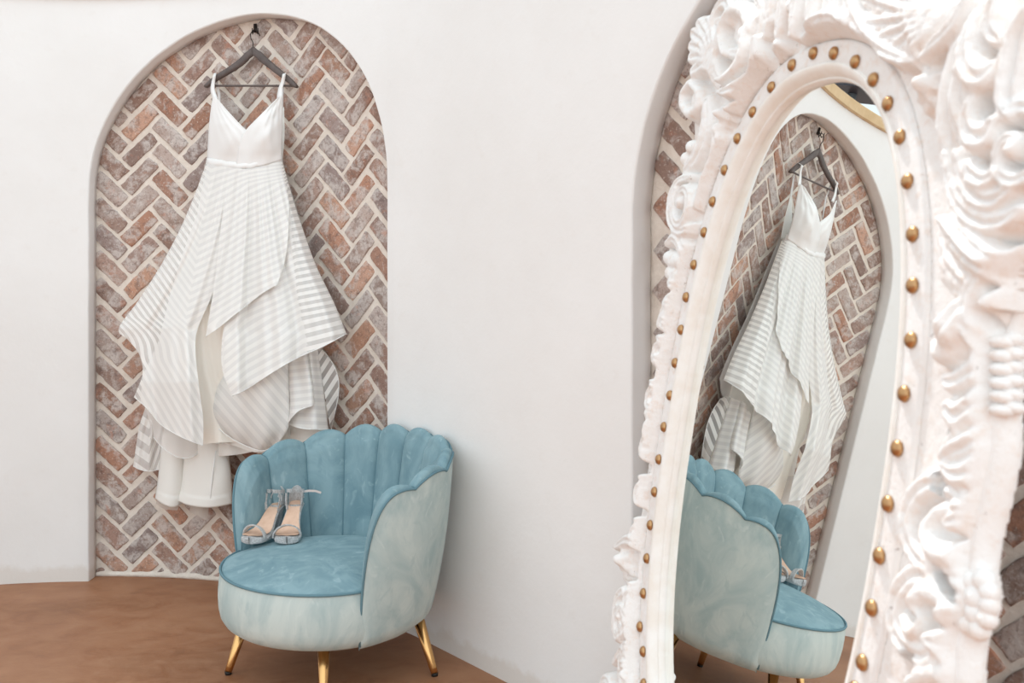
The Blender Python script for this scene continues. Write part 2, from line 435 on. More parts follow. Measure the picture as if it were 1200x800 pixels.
# outer shell
phis = sorted(set([round(x, 2) for x in np.linspace(-108, 108, 109)]+[s*(108+8*math.sin(PI/2*k/10)) for k in range(1, 11) for s in (-1, 1)]))
NZ = 22; vs = []
for p in phis:
    zt = rimz(p)
    for j in range(NZ):
        k = j/(NZ-1); z = .19+(max(zt, .2)-.19)*(1-(1-k)**1.15)
        ro = rout(p, z); mid = (ro+min(rin(p, z), ro))/2
        ro2 = mid+(ro-mid)*endk(p)
        vs.append(cpt(p, ro2, z))
    
o = mesh('outer_shell', vs, grid_faces(NZ, len(phis)), 'velvet_out'); cparts.append(o)
# underside
vs = []
ring = [cpt(p, .31, .191) for p in np.linspace(-180, 176, 60)]
o = mesh('underside', ring+[(CC[0], CC[1], .2)], [(i, (i+1) % 60, 60) for i in range(60)], 'black'); cparts.append(o)
# padded channels of the inner back
bounds = [-PE]+SEPS+[PE]
for c0, c1 in zip(bounds[:-1], bounds[1:]):
    end = abs(c0) > 100 or abs(c1) > 100
    n = 17
    if end:
        tt = [math.sin(PI/2*i/(n-1)) for i in range(n)]
        ps = [c1+(c0-c1)*t for t in tt][::-1] if c0 < 0 else [c0+(c1-c0)*t for t in tt]
    else: ps = [c0+(c1-c0)*(.5-.5*math.cos(PI*i/(n-1))) for i in range(n)]
    vs = []; NR = 30
    for p in ps:
        b_ = bulge(p)**.6 if not (end and abs(p) > 104) else 1.0
        zt = rimz(p); ek = endk(p)
        rr = rout(p, zt)
        rr = (rr+min(rin(p, zt), rr))/2*(1-ek)+rr*ek if False else (rout(p, zt)+rin(p, zt))/2+(rout(p, zt)-rin(p, zt))/2*ek
        for j in range(NR):
            if j < 11:    # roll over the rim
                a = PI*j/10; th = (rout(p, zt)-rin(p, zt)+.014*b_)*ek
                r = rr-.003-th/2*(1-math.cos(a)); z = zt-.003+(.012+.016*b_)*math.sin(a)*ek-(.012*(1-math.cos(a))/2)
            else:
                k = (j-10)/(NR-11); zb = min(.36, zt-.005); z = (zt-.015)+(zb-(zt-.015))*k
                mid = (rout(p, z)+rin(p, z))/2; r = rin(p, z)-.020*b_*math.sin(PI*min(1, .5+k*.5))**.5*ek-.014*b_*(1-k)
                r = mid+(r-mid)*ek
            vs.append(cpt(p, r, z))
    o = mesh('back_channel', vs, grid_faces(NR, len(ps)), 'velvet_in'); cparts.append(o)
# rim piping and seam piping
pp = sorted(set([round(x, 2) for x in np.linspace(-104, 104, 210)]+[s*(104+12*math.sin(PI/2*k/16)) for k in range(1, 17) for s in (-1, 1)]))
pts = []
for p in pp:
    zt = rimz(p); ro = rout(p, zt); mid = (ro+rin(p, zt))/2
    pts.append(cpt(p, mid+(ro-mid)*endk(p)+.001, zt))
cparts.append(MB().tube(pts, .0042, 8).build('rim_piping', 'piping'))
for s in SEPS:
    pts = []
    zt = rimz(s)
    for j in range(26):
        if j < 7: a = PI*j/6; th = rout(s, zt)-rin(s, zt); pts.append(cpt(s, rout(s, zt)-th/2*(1-math.cos(a)), zt+.010*math.sin(a)-.01*(1-math.cos(a))/2))
        else: k = (j-6)/19; z = zt-.012+(.39-zt)*k; pts.append(cpt(s, rin(s, z)-.002, z))
    cparts.append(MB().tube(pts, .0028, 6).build('seam_piping', 'piping'))
for s in (-1, 1):
    pts = [cpt(s*104, rout(104, z)+.0025, z) for z in np.linspace(rimz(104)-.012, .2, 24)]
    for q in range(1):
        pass
# seat
def rseat(phi): 
    ap = abs((phi+180) % 360-180)
    return float(np.interp(ap, [0, 60, 95, 108, 118, 130, 180], [.285, .295, .345, .378, .392, .396, .396]))
PH = np.linspace(0, 354, 96, endpoint=False)*360/354
def zdome(q): return .388+.052*(1-q**3.0)
vs = []; Q = [.06, .15, .3, .45, .6, .72, .82, .9, .95, .985, 1.0]
for q in Q:
    for p in PH:
        r = rseat(p)*q; z = zdome(q)
        x, y, _ = cpt(p, r, 0)
        z += .004*mnoise.noise(Vector((x*9, y*9, 0)))
        vs.append((x, y, z-(.006 if q > .99 else 0)))
vs.append((CC[0], CC[1], zdome(0))); fs = grid_faces(len(PH), len(Q), True)+[((k+1) % len(PH), k, len(vs)-1) for k in range(len(PH))]
o = mesh('seat_cushion', vs, fs, 'velvet_in'); cparts.append(o)
vs = []; prof = [(0, .386), (.004, .37), (.008, .34), (.010, .30), (.008, .26), (.002, .232), (-.010, .212), (-.028, .198), (-.05, .191), (-.12, .190)]
for dr, z in prof:
    for p in PH: vs.append(cpt(p, rseat(p)+dr, z))
cparts.append(mesh('seat_base', vs, grid_faces(len(PH), len(prof), True), 'velvet_out'))
pts = [cpt(p, rseat(p)+.002, .387) for p in np.linspace(112, 248, 60)]
cparts.append(MB().tube(pts, .0048, 8).build('seat_piping', 'piping'))
for (fx, fy, tx, ty) in ((-1.008, 3.335, -.945, 3.36), (-.617, 3.065, -.625, 3.12), (-.274, 3.322, -.340, 3.345), (-.69, 3.60, -.68, 3.56)):
    l = MB().tube([(fx, fy, .010), (fx*.9+tx*.1, fy*.9+ty*.1, .03), (tx, ty, .215)], [.0125, .0135, .0215], 20).build('leg', 'gold')
    c = MB().tube([(fx, fy, 0.0), (fx, fy, .012)], [.0115, .0128], 16).build('foot_cap', 'black'); c.parent = l
    cparts.append(l)
adopt(cparts, chair)

# ------------------------------------------------------------------ silver sandals on the seat
def make_sandal(name, loc, rz, label, side, long_strap):
    root = empty(name, loc, rz)   # local +x is towards the toe, heel at the back
    tag(root, label, 'shoe', 'silver high heel sandals on the armchair seat')
    X = [.0840, .0835, .079, .069, .048, .02, -.005, -.03, -.055, -.08, -.105, -.13, -.145, -.15]
    Zs = [.028, .030, .029, .028, .028, .029, .034, .052, .072, .088, .098, .103, .105, .105]
    W = [.001, .020, .034, .044, .048, .047, .041, .034, .030, .028, .029, .029, .022, .008]
    Y0 = [.006*side, .006*side, .005*side, .003*side, .001*side, 0, -.001*side, -.002*side, -.001*side, 0, 0, 0, 0, 0]
    def strip(dz, dw, n=7, dip=.002):
        vs = []
        for x, z, w_, y0 in zip(X, Zs, W, Y0):
            for k in range(n):
                t = -1+2*k/(n-1); vs.append((x, y0+t*(w_+dw), z+dz-dip*(1-t*t)))
        return vs
    n = 7; top = strip(.0022, -.004, n, .0002); N = len(X)
    mesh('insole', top, grid_faces(n, N), 'nude', root)
    # platform and shank: closed body below the insole
    vs = []; loop = 14
    for x, z, w_, y0 in zip(X, Zs, W, Y0):
        zb = 0.001 if x > .0 else float(np.interp(x, [-.15, -.08, -.03, .0], [z-.008, z-.008, z-.016, .003]))
        for k in range(loop):
            a = 2*PI*k/loop; ca, sa = math.cos(a), math.sin(a)
            yy = math.copysign(abs(ca)**.5, ca)*(w_+.0012); zz = (z+zb)/2+math.copysign(abs(sa)**.5, sa)*(z-zb)/2
            vs.append((x, y0+yy, zz-.0012))
    fs = grid_faces(loop, N, True)+[tuple(range(loop)), tuple((N-1)*loop+k for k in range(loop))][::1]
    mesh('platform_sole', vs, fs, 'glitter', root)
    # block heel
    vs = []; loop = 16
    for z, cx, hx, hy in ((.0, -.118, .017, .017), (.03, -.119, .0165, .0165), (.07, -.120, .020, .019), (.092, -.121, .027, .024), (.10, -.121, .028, .025)):
        for k in range(loop):
            a = 2*PI*k/loop; vs.append((cx+math.copysign(abs(math.cos(a))**.6, math.cos(a))*hx, math.copysign(abs(math.sin(a))**.6, math.sin(a))*hy, z))
    mesh('block_heel', vs, grid_faces(loop, 5, True)+[tuple(range(loop-1, -1, -1)), tuple(4*loop+k for k in range(loop))], 'glitter', root)
    def band(pts, up, wd, th=.0016, mat='glitter', nm='strap'):
        """flat ribbon following pts; up = list of width directions"""
        pts = [Vector(p) for p in pts]; vs = []
        for i, p in enumerate(pts):
            t = (pts[min(i+1, len(pts)-1)]-pts[max(i-1, 0)]).normalized(); u = Vector(up[i]) if hasattr(up[0], '__len__') else Vector(up)
            u = (u-t*u.dot(t)).normalized(); nn = t.cross(u); h = wd[i] if hasattr(wd, '__len__') else wd
            for a, b_ in ((-1, -1), (1, -1), (1, 1), (-1, 1)): vs.append(p+u*a*h/2+nn*b_*th/2)
        L = len(pts); fs = grid_faces(4, L, True)+[(3, 2, 1, 0), tuple((L-1)*4+k for k in range(4))]
        return mesh(nm, vs, fs, mat, root, smooth=False)
    # toe strap arching over the foot, slightly crossed
    pts = [( .052-.010*side*math.cos(a), .001*side+.0485*math.cos(a), .018+.043*math.sin(a)) for a in np.linspace(0, PI, 21)]
    band(pts, (1, 0, .35), [.019+.004*math.sin(a) for a in np.linspace(0, PI, 21)], .005, 'glitter', 'toe_strap')
    # heel counter: back of the heel, open at the front
    vs = []; A = np.linspace(math.radians(55), math.radians(305), 27); n2 = 6
    for a in A:
        op = sm(1-abs(a-PI)/math.radians(125)); h = .016+.050*op**.7
        for k in range(n2):
            q = k/(n2-1); vs.append((-.118+(.032-.004*q)*math.cos(a)+.004*q, (.0265-.002*q)*math.sin(a), .100+h*q))
    o = mesh('heel_counter', vs, grid_faces(n2, len(A)), 'glitter', root)
    so = o.modifiers.new('thick', 'SOLIDIFY'); so.thickness = .002
    # ankle strap
    pts = [(-.108+.038*math.cos(a), .031*math.sin(a), .153+.008*math.cos(a)) for a in np.linspace(.15, 2*PI-.15, 33)]
    band(pts, (0, 0, 1), .013, .004, 'glitter', 'ankle_strap')
    # slender side straps from insole to ankle
    for s in (-1, 1):
        pts = [Vector((-.075, s*.024, .088)), Vector((-.078, s*.029, .118)), Vector((-.088, s*.030, .148))]
        band(pts, (1, .3*s, 0), .012, .0035, 'glitter', 'side_strap')
    # buckle and the loose end
    bx = Vector((-.082, -side*.030, .154)) if not long_strap else Vector((-.080, .031*long_strap, .154))
    b = MB()
    for d in (-.007, .007): b.box(bx+Vector((d, math.copysign(.002, bx.y), 0)), (.002, .003, .016))
    for d in (-.008, .008): b.box(bx+Vector((0, math.copysign(.002, bx.y), d)), (.016, .003, .002))
    b.build('buckle', 'silver', root, False)
    jw = MB()   # the cluster of crystals over the instep knot
    rnd = random.Random(4)
    for k in range(26):
        c_ = bx+Vector((rnd.uniform(-.014, .014), math.copysign(rnd.uniform(0, .006), bx.y), rnd.uniform(-.022, .006)))
        jw.lathe([(.0005, -.003), (.0028, -.001), (.0028, .001), (.0005, .003)], c_, 7)
    jw.build('crystal_cluster', 'glitter', root, False)
    if long_strap:
        p0 = bx; e = Vector((.018, .075*long_strap, .004))
        band([p0, p0+e*.35+Vector((0, 0, .004)), p0+e*.7+Vector((0, 0, .003)), p0+e+Vector((0, 0, -.004))], (0, 0, 1), .008, .002, 'silver', 'loose_strap_end')
    else:
        band([bx, bx+Vector((.004, -side*.008, -.010)), bx+Vector((.006, -side*.012, -.026))], (1, 0, 0), .008, .002, 'silver', 'loose_strap_end')
    return root
make_sandal('high_heel_sandal', (-.936, 3.515, .4345), math.radians(-68-36), 'silver glitter sandal on the armchair seat, nearer the left arm', -1, 0)
make_sandal('high_heel_sandal', (-.830, 3.505, .4385), math.radians(-88), 'silver glitter sandal on the armchair seat with its strap end sticking out sideways', 1, 1)

# ------------------------------------------------------------------ hook, hanger, dress
RB = RW+DEPTH-.004     # radius of the brick face
def nrm(a): return np.array([-math.sin(a), -math.cos(a)])
def on_niche(x, y, wd):
    """the point wd metres in front of the niche brickwork seen at photo position x, y"""
    k = (x-600)/F; R = RB-wd
    a = 1+k*k; b = -2*(k*C0[0]+C0[1]); c = C0@C0-R*R
    Y = (-b+math.sqrt(max(0, b*b-4*a*c)))/(2*a)
    return Vector((k*Y, Y, CAMH-(y-YH)*Y/F))
hk = empty('wall_hook', on_niche(299, 34, 0)); tag(hk, 'small black iron double hook fixed to the bricks at the top of the niche', 'hook')
b = MB(); p = on_niche(299, 33, .004); b.box(p, (.014, .006, .040), Matrix.Rotation(-.36, 3, 'Z'))
pl = b.build('back_plate', 'iron')
hp = []
for dx in (-3, 3):
    hp.append(MB().tube([on_niche(299+dx*.4, 34, .006), on_niche(299+dx, 40, .03), on_niche(299+dx*1.1, 38, .045), on_niche(299+dx*1.1, 33, .05)], [.0028, .0025, .0025, .0022], 8).build('prong', 'iron'))
adopt([pl]+hp, hk)
hg = empty('clothes_hanger', on_niche(297, 100, .045)); tag(hg, 'dark grey wooden clothes hanger hanging from the iron hook in the niche', 'clothes hanger')
HW = .040
def arm_pts(side):
    pts = {-1: [(297, 57), (291, 62), (282, 71), (268, 81), (255, 89), (246, 96), (241, 101)],
           1: [(297, 57), (303, 62), (313, 71), (325, 81), (335, 89), (343, 96), (348, 101)]}[side]
    return pts
b = MB()
for side in (-1, 1):
    P = resample(arm_pts(side), 22); n = 12; vs = []
    for i, (x, y) in enumerate(P):
        t = i/21; h = float(np.interp(t, [0, .12, .4, .8, .95, 1], [.022, .020, .0165, .0135, .011, .006])); d = float(np.interp(t, [0, .3, 1], [.009, .011, .012]))
        c = on_niche(x, y+h*125, HW+.02*t*0+.012*t)
        tang = Vector((math.cos(.372), -math.sin(.372), 0)); nn = Vector((-math.sin(.372), -math.cos(.372), 0))
        sl = Vector((0, 0, 1)) if t < .1 else (Vector((0, 0, 1))+tang*side*.45).normalized()
        for k in range(n):
            a = 2*PI*k/n; vs.append(c+sl*math.copysign(abs(math.sin(a))**.6, math.sin(a))*h+nn*math.cos(a)*d)
    b.add(vs, grid_faces(n, 22, True)+[tuple(range(n)), tuple(21*n+k for k in range(n))])
body = b.build('hanger_body', 'hanger')
bar = MB().tube([on_niche(x, 100.5, HW+.010) for x in np.linspace(247, 343, 12)], .0048, 10).build('trouser_bar', 'hanger')
hook = MB().tube([on_niche(x, y, wv) for x, y, wv in [(296.5, 58, .04), (296.5, 50, .04), (294, 45, .042), (293.5, 40, .042), (296, 35.5, .042), (300, 35, .042), (303, 38.5, .042), (304.5, 42, .042)]], .0022, 8).build('metal_hook', 'iron')
adopt([body, bar, hook], hg)

dress = empty('wedding_dress', on_niche(275, 600, .12))
tag(dress, 'white sleeveless wedding dress with sheer striped ruffled skirt, hanging on the dark hanger', 'dress')
dparts = []
def uvset(o, U):
    uv = o.data.uv_layers.new(name='UVMap'); li = np.empty(len(o.data.loops), 'i'); o.data.loops.foreach_get('vertex_index', li)
    uv.data.foreach_set('uv', np.array(U, 'f')[li].ravel())
def drape(name, L, R_, T, B, wd, mat, phase=None, nu=60, nv=60, hem=0.0, label=None, solid=0, ply=None):
    """Coons patch between four outline curves; wd(t, v) is the distance off the brickwork"""
    L = resample(L, nv); R_ = resample(R_, nv); T = resample(T, nu); B = resample(B, nu)
    vs, U = [], []
    for j in range(nv):
        v = j/(nv-1)
        for i in range(nu):
            t = i/(nu-1)
            p = (1-t)*L[j]+t*R_[j]+(1-v)*T[i]+v*B[i]-((1-t)*(1-v)*L[0]+t*(1-v)*R_[0]+(1-t)*v*L[-1]+t*v*R_[-1])
            vs.append(on_niche(p[0], p[1], wd(t, v, p[0], p[1]) if wd.__code__.co_argcount == 4 else wd(t, v)))
            # uv.x counts the stripes, uv.y is how dense the sheer bands are (one ply or several)
            U.append((phase(t, v, p[0], p[1]) if phase else 0, (ply(t, v, p[0], p[1]) if callable(ply) else ply) if ply else (.42 if mat == 'stripe_thin' else .95)))
    o = mesh(name, vs, grid_faces(nu, nv), mat); uvset(o, U)
    if solid:
        s = o.modifiers.new('cloth', 'SOLIDIFY'); s.thickness = solid
    if label: o['label'] = label
    dparts.append(o); return o
def hemline(pts3, r=.0022, nm='hem', mat='satin'):
    dparts.append(MB().tube(pts3, r, 6).build(nm, mat))
def fold(t, v, fs):
    return sum(a*(v**pw)*math.sin(2*PI*fr*t+ph+sk*v) for a, fr, ph, pw, sk in fs)
# bodice: front cups wrap over each other
def cup(x, y, c, r): return math.exp(-(((x-c[0])/r[0])**2+((y-c[1])/r[1])**2))
def bod_w(x, y):
    t = (x-244)/88; return .075+.085*math.sin(PI*max(0, min(1, t)))**.6+.045*cup(x, y, (267, 150), (17, 25))+.045*cup(x, y, (311, 150), (17, 25))
def bodice_patch(nm, L, R_, T, B, extra):
    return drape(nm, L, R_, T, B, lambda t, v: extra(t, v), 'satin', None, 30, 40, solid=.0015)
def bw(L, R_, T, B, dz):
    Ls, Rs = np.array(L), np.array(R_)
    def f(t, v):
        xl = np.interp(v, np.linspace(0, 1, len(Ls)), Ls[:, 0]); xr = np.interp(v, np.linspace(0, 1, len(Rs)), Rs[:, 0])
        yl = np.interp(v, np.linspace(0, 1, len(Ls)), Ls[:, 1]); yr = np.interp(v, np.linspace(0, 1, len(Rs)), Rs[:, 1])
        x, y = xl+(xr-xl)*t, yl+(yr-yl)*t
        return bod_w(x, y)+dz+.0018*math.sin(13*v+8*t+5*t*v)*math.sin(PI*t)+.0012*math.sin(30*t-10*v)*math.sin(PI*v)
    return f
# left cup (under), right cup (over)
Lb = [(250, 112), (247, 130), (244.5, 155), (242.5, 192)]; Rb = [(256, 117), (268, 131), (283, 147), (289, 153), (296, 165), (302, 193)]
drape('bodice_front', Lb, Rb, [(250, 112), (253, 114), (256, 117)], [(242.5, 192), (270, 196), (302, 193)], bw(Lb, Rb, 0, 0, 0), 'satin', None, 34, 44, solid=.0015)
Lb2 = [(325, 115), (312, 128), (297, 143), (288, 153), (281, 166), (277, 194)]; Rb2 = [(331, 112), (331, 130), (330.5, 155), (330, 187)]
drape('bodice_front', Lb2, Rb2, [(325, 115), (328, 113), (331, 112)], [(277, 194), (303, 195), (330, 187)], bw(Lb2, Rb2, 0, 0, .006), 'satin', None, 34, 44, solid=.0015)
drape('bodice_back', [(249, 148), (244, 170), (243, 192)], [(333, 125), (333.5, 160), (331, 188)], [(249, 148), (270, 172), (290, 180), (312, 166), (333, 125)],
      [(243, 192), (287, 196), (331, 188)], lambda t, v: .045, 'lining', None, 30, 20, solid=.0015, label='ivory inside back of the bodice')
for pts in ([(251.5, 89, .075), (250, 97, .066), (249.5, 106, .07), (252.5, 116, .078)], [(333, 88, .075), (331.5, 96, .068), (329, 104, .07), (328, 115, .078)]):
    pp_ = [on_niche(x, y, z+.004) for x, y, z in resample([(a, b_, c) for a, b_, c in pts], 14)]
    e_ = 5 if pts[0][0] < 300 else -3; bk = [on_niche(pts[0][0]+.5, 86, .045), on_niche(pts[0][0]+1, 90, .025), on_niche(pts[0][0]+e_, 112, .028), on_niche(pts[0][0]+e_, 140, .045)]
    vs = []; al = bk[::-1]+pp_; wds = [.007]*4+list(np.interp(range(14), [0, 8, 13], [.008, .011, .015]))
    tang = Vector((math.cos(.372), -math.sin(.372), 0))
    for q, hw in zip(al, wds): vs += [q-tang*hw, q+tang*hw]
    o = mesh('shoulder_strap', vs, grid_faces(2, len(al)), 'satin'); s = o.modifiers.new('cloth', 'SOLIDIFY'); s.thickness = .003; dparts.append(o)
def waist_w(t): return .078+.085*math.sin(PI*t)**.6
drape('waistband', [(242.5, 185), (241.5, 193)], [(330.5, 181), (331, 192)], [(242.5, 185), (287, 190), (330.5, 181)], [(241.5, 193), (287, 199), (331, 190)],
      lambda t, v: waist_w(t)+.008*math.sin(PI*v)+.002*math.sin(40*t+3*v), 'satin', None, 50, 8, solid=.002)
# lining (ivory) that carries the silhouette inside the organza
drape('skirt_lining', [(244, 190), (232, 260), (212, 340), (198, 430), (190, 530)], [(330, 190), (343, 260), (357, 340), (368, 420), (366, 500)],
      [(244, 190), (287, 196), (330, 190)], [(190, 530), (240, 535), (300, 528), (366, 500)],
      lambda t, v: .055+.055*math.sin(PI*t)**.6*(1-.2*v)+.05*v*math.sin(PI*t)**.5+fold(t, v, [(.014, 5, 1, 1, 0)]), 'lining', None, 60, 50)
# back of the skirt, organza against the bricks
drape('skirt_back', [(242, 190), (222, 245), (190, 308), (160, 355), (140, 383)], [(330, 186), (344, 232), (366, 300), (390, 352), (404, 390)],
      [(242, 190), (287, 192), (330, 186)], [(140, 383), (180, 425), (250, 460), (340, 430), (404, 390)],
      lambda t, v: .03+.05*v*math.sin(PI*t)+.05*v*(abs(2*t-1)**3)+fold(t, v, [(.008, 7, 2, 1, 0)]), 'sheer', None, 60, 50)
# main overlay: silhouette, fold depth and stripe field shared by its pieces
ML = [(242, 190), (228, 228), (212, 266), (190, 308), (162, 352), (139, 385)]
MR = [(330.5, 187), (343, 232), (356, 272), (372, 315), (392, 356), (406, 391)]
MLr, MRr = resample(ML, 60), resample(MR, 60)
def xlr(y):
    xl = np.interp(y, MLr[:, 1], MLr[:, 0]); xr = np.interp(y, MRr[:, 1], MRr[:, 0])
    if y > 385: xl = float(np.interp(y, [385, 398, 415, 438, 465, 480, 500, 523], [139, 150, 163, 166, 157, 178, 190, 215]))
    return xl, xr
def skirt_w(x, y):
    xl, xr = xlr(y); xl = xl if y < 385 else 139+.09*(y-385); t = max(0, min(1, (x-xl)/(xr-xl))); v = max(0, min(1.3, (y-188)/200))
    e = math.sin(PI*t)**.55; base = .078+.085*e*(1-min(1, v))+v*(.055+.17*e)
    f = .020*v**.8*math.sin(2*PI*(4.6*t)+.3)+.009*v**.8*math.sin(2*PI*9.4*t+1.4*v+1)+.004*math.sin(2*PI*17*t+2*v)*min(1, v*3)
    return base+f*(.3+.7*e)
FX = [[190, 249, 270, 292, 312, 329], [300, 231, 258, 290, 326, 347], [372, 218, 250, 288, 330, 352], [402, 226, 256, 288, 330, 356], [530, 250, 270, 300, 335, 365]]
def skirt_phase(x, y):
    """vertical stripe count; the stripes turn at every fold line"""
    F_ = [float(np.interp(y, [r[0] for r in FX], [r[k] for r in FX])) for k in range(1, 6)]
    xl, xr = xlr(y); kn = [xl-40, F_[0], F_[1], F_[2], F_[3], F_[4], xr+40]; sl = [-1.12, .55, .72, .50, .62, .22]
    if y < 215: q = .35+.65*max(0, y-190)/25; sl = [a*q for a in sl]
    g = 0; 
    for k in range(6):
        a, b_ = kn[k], kn[k+1]
        if k == 0: g0 = -sl[0]*(F_[0]-x) if x < F_[0] else 0; g += g0 if x < F_[0] else 0
        elif x > a: g += sl[k]*(min(x, b_)-a)
    ph = (y+g)/9.3; b = sm((y-376)/50) if x < 262 and y > 376 else 0
    return ph*(1-b)+((.50*y-.86*x)/7.6+PH0)*b
PH0 = 0.0
PH0 = skirt_phase(186, 376)-(.50*376-.86*186)/7.6
def skirt_ply(t, v, x, y):
    xl, xr = xlr(y); l = (x-xl)/(F_l(y)-xl+1e-6); r = (x-F_r(y))/(xr-F_r(y)+1e-6)
    a = .96
    if l < 1 and F_l(y) > xl+1: a = .66
    if r > 0: a = .72
    return a
def F_l(y): return float(np.interp(y, [190, 250, 300, 350, 400, 440, 530], [243, 231, 213, 198, 186, 167, 160]))
def F_r(y): return float(np.interp(y, [190, 250, 300, 350, 400], [330, 341, 343, 349, 360]))
SEAM = [(268, 196), (262, 240), (256, 290), (250, 340), (241, 394)]
T3B = [(157, 465), (172, 478), (187, 496), (205, 508), (222, 516), (238, 522)]
drape('skirt_overlay', ML+[(150, 398), (163, 415), (167, 438), (157, 465)], SEAM[:-1]+[(232, 384), (229, 410), (233, 450), (238, 490), (238, 522)],
      [(242, 190), (255, 194), (268, 196)], T3B, lambda t, v, x, y: skirt_w(x, y)-.02*sm((y-370)/120), 'stripe',
      lambda t, v, x, y: skirt_phase(x, y), 90, 190, label='sheer striped overlay falling to the left and slanting down to a point', ply=skirt_ply)
B2 = [(241, 394), (256, 384), (272, 371), (290, 357), (308, 343), (325, 333)]
drape('skirt_overlay', SEAM, [(330.5, 187), (338, 230), (338, 270), (334, 305), (325, 333)], [(268, 196), (290, 198), (312, 193), (330.5, 187)], B2,
      lambda t, v, x, y: skirt_w(x, y)+.004+.010*v, 'stripe', lambda t, v, x, y: skirt_phase(x, y), 80, 130, label='upper striped overlay whose edge runs up to the right', ply=skirt_ply)
HR = [(272, 464), (292, 454), (318, 437), (345, 421), (378, 406), (406, 391)]
drape('skirt_tier', [(300, 195), (292, 260), (276, 330), (262, 385), (260, 430), (272, 464)], MR, [(300, 195), (315, 192), (330.5, 187)], HR,
      lambda t, v, x, y: skirt_w(x, y)-.006-.02*sm((y-392)/60), 'stripe', lambda t, v, x, y: skirt_phase(x, y)+.3, 90, 150, label='striped tier sweeping out to the right-hand tip', ply=skirt_ply)
def edge3(pts, wd, n=50):
    P = resample(pts, n); return [on_niche(x, y, wd(i/(n-1), x, y) if wd.__code__.co_argcount == 3 else wd(i/(n-1))) for i, (x, y) in enumerate(P)]
hemline(edge3(HR, lambda t, x, y: skirt_w(x, y)-.005-.02*sm((y-392)/60)))
hemline(edge3(T3B, lambda t, x, y: skirt_w(x, y)-.019), .0014)
hemline(edge3(B2, lambda t, x, y: skirt_w(x, y)+.015), .0012)
# cream lining shows through the opening in the centre
drape('inner_skirt', [(226, 372), (222, 420), (234, 470), (238, 520)], [(272, 362), (290, 410), (300, 450), (335, 500)],
      [(226, 372), (247, 356), (272, 362)], [(238, 520), (262, 518), (300, 516), (335, 500)],
      lambda t, v: .232-.055*v*sm(t*2-.3)+.010*math.sin(9*t+1)+.004*math.sin(26*t+3*v), 'cream_lining', None, 40, 40, label='plain cream inner skirt seen in the gap between the striped layers')
# lower bubble ruffle in the middle
def w4(t, v): return .207+.085*math.sin(PI*t)**.7*math.sin(PI*min(1, .25+.75*v))**.5+fold(t, v, [(.008, 3, 0, 1, 1)])
drape('bubble_ruffle', [(262, 440), (250, 462), (243, 478), (246, 492), (256, 502)], [(338, 415), (338, 440), (339, 470), (338, 500), (326, 520)],
      [(262, 440), (290, 432), (338, 415)], [(256, 502), (272, 514), (290, 523), (308, 528), (326, 520)],
      w4, 'stripe', lambda t, v, x, y: (x*.72-y*.62)/9.5, 60, 60, label='rounded striped ruffle at the centre of the hem')
hemline(edge3([(243, 478), (246, 492), (256, 502), (272, 514), (290, 523), (308, 528), (326, 520)], lambda t: .235))
# soft fold between, left of bubble
drape('ruffle_fold', [(236, 470), (238, 490), (239, 516)], [(262, 470), (262, 495), (268, 515)], [(236, 470), (250, 465), (262, 470)], [(239, 516), (252, 519), (268, 522)],
      lambda t, v: .195+.02*math.sin(PI*t)+.006*math.sin(14*t), 'stripe', lambda t, v, x, y: (y-.4*x)/8.0, 24, 30)
drape('ruffle_fold', [(256, 500), (266, 518), (280, 524)], [(320, 500), (326, 515), (322, 528)], [(256, 500), (290, 505), (320, 500)], [(280, 524), (300, 530), (322, 528)],
      lambda t, v: .185, 'lining', None, 24, 20)
# right lower flounce with its rolled edge
def w5(t, v): return .13+.085*math.sin(PI*min(1, .15+t*.85))**.6*(.5+.5*v)
T5B = [(337, 496), (343, 488), (352, 480), (367, 475), (368, 470)]
drape('side_flounce', [(335, 428), (337, 450), (339, 475), (337, 496)], [(360, 410), (364, 430), (367, 450), (368, 470)],
      [(335, 428), (347, 418), (360, 410)], T5B, lambda t, v: w5(t, v)+.025+.01*math.sin(9*t), 'stripe', lambda t, v, x, y: (y+.12*x)/8.5, 40, 50, label='striped flounce folded over at the right')
hemline(edge3([(337, 496), (343, 488), (352, 480), (367, 475)], lambda t: w5(t, 1)+.028))
T6B = [(338, 497), (350, 501), (365, 503), (385, 503)]
drape('side_flounce', [(350, 420), (346, 450), (342, 475), (338, 497)], [(372, 408), (377, 440), (381, 470), (385, 503)],
      [(350, 420), (360, 412), (372, 408)], T6B, lambda t, v: w5(t, v)*.93+.008*math.sin(12*t), 'stripe', lambda t, v, x, y: (y-.05*x)/9.0, 40, 50)
hemline(edge3(T6B, lambda t: w5(t, 1)*.93+.002))
drape('side_flounce', [(371, 408), (375, 430), (381, 465), (387, 504)], [(380, 412), (393, 432), (397, 458), (389, 502)],
      [(371, 408), (375, 407), (380, 412)], [(387, 504), (388, 504), (389, 502)], lambda t, v: .115-.05*t, 'stripe_thin', lambda t, v, x, y: (x*.78+y*.50)/9.2, 24, 50,
      label='single see-through striped layer against the bricks')
hemline(edge3([(380, 412), (393, 432), (397, 458), (388, 504)], lambda t: .066), .0018)
# lining under the flounces on the right, behind the chair
drape('skirt_lining', [(320, 470), (312, 530), (305, 620)], [(384, 470), (382, 530), (372, 625)], [(320, 470), (350, 475), (384, 470)], [(305, 620), (340, 626), (372, 625)],
      lambda t, v: .06+.07*math.sin(PI*t)**.6, 'lining', None, 24, 30)
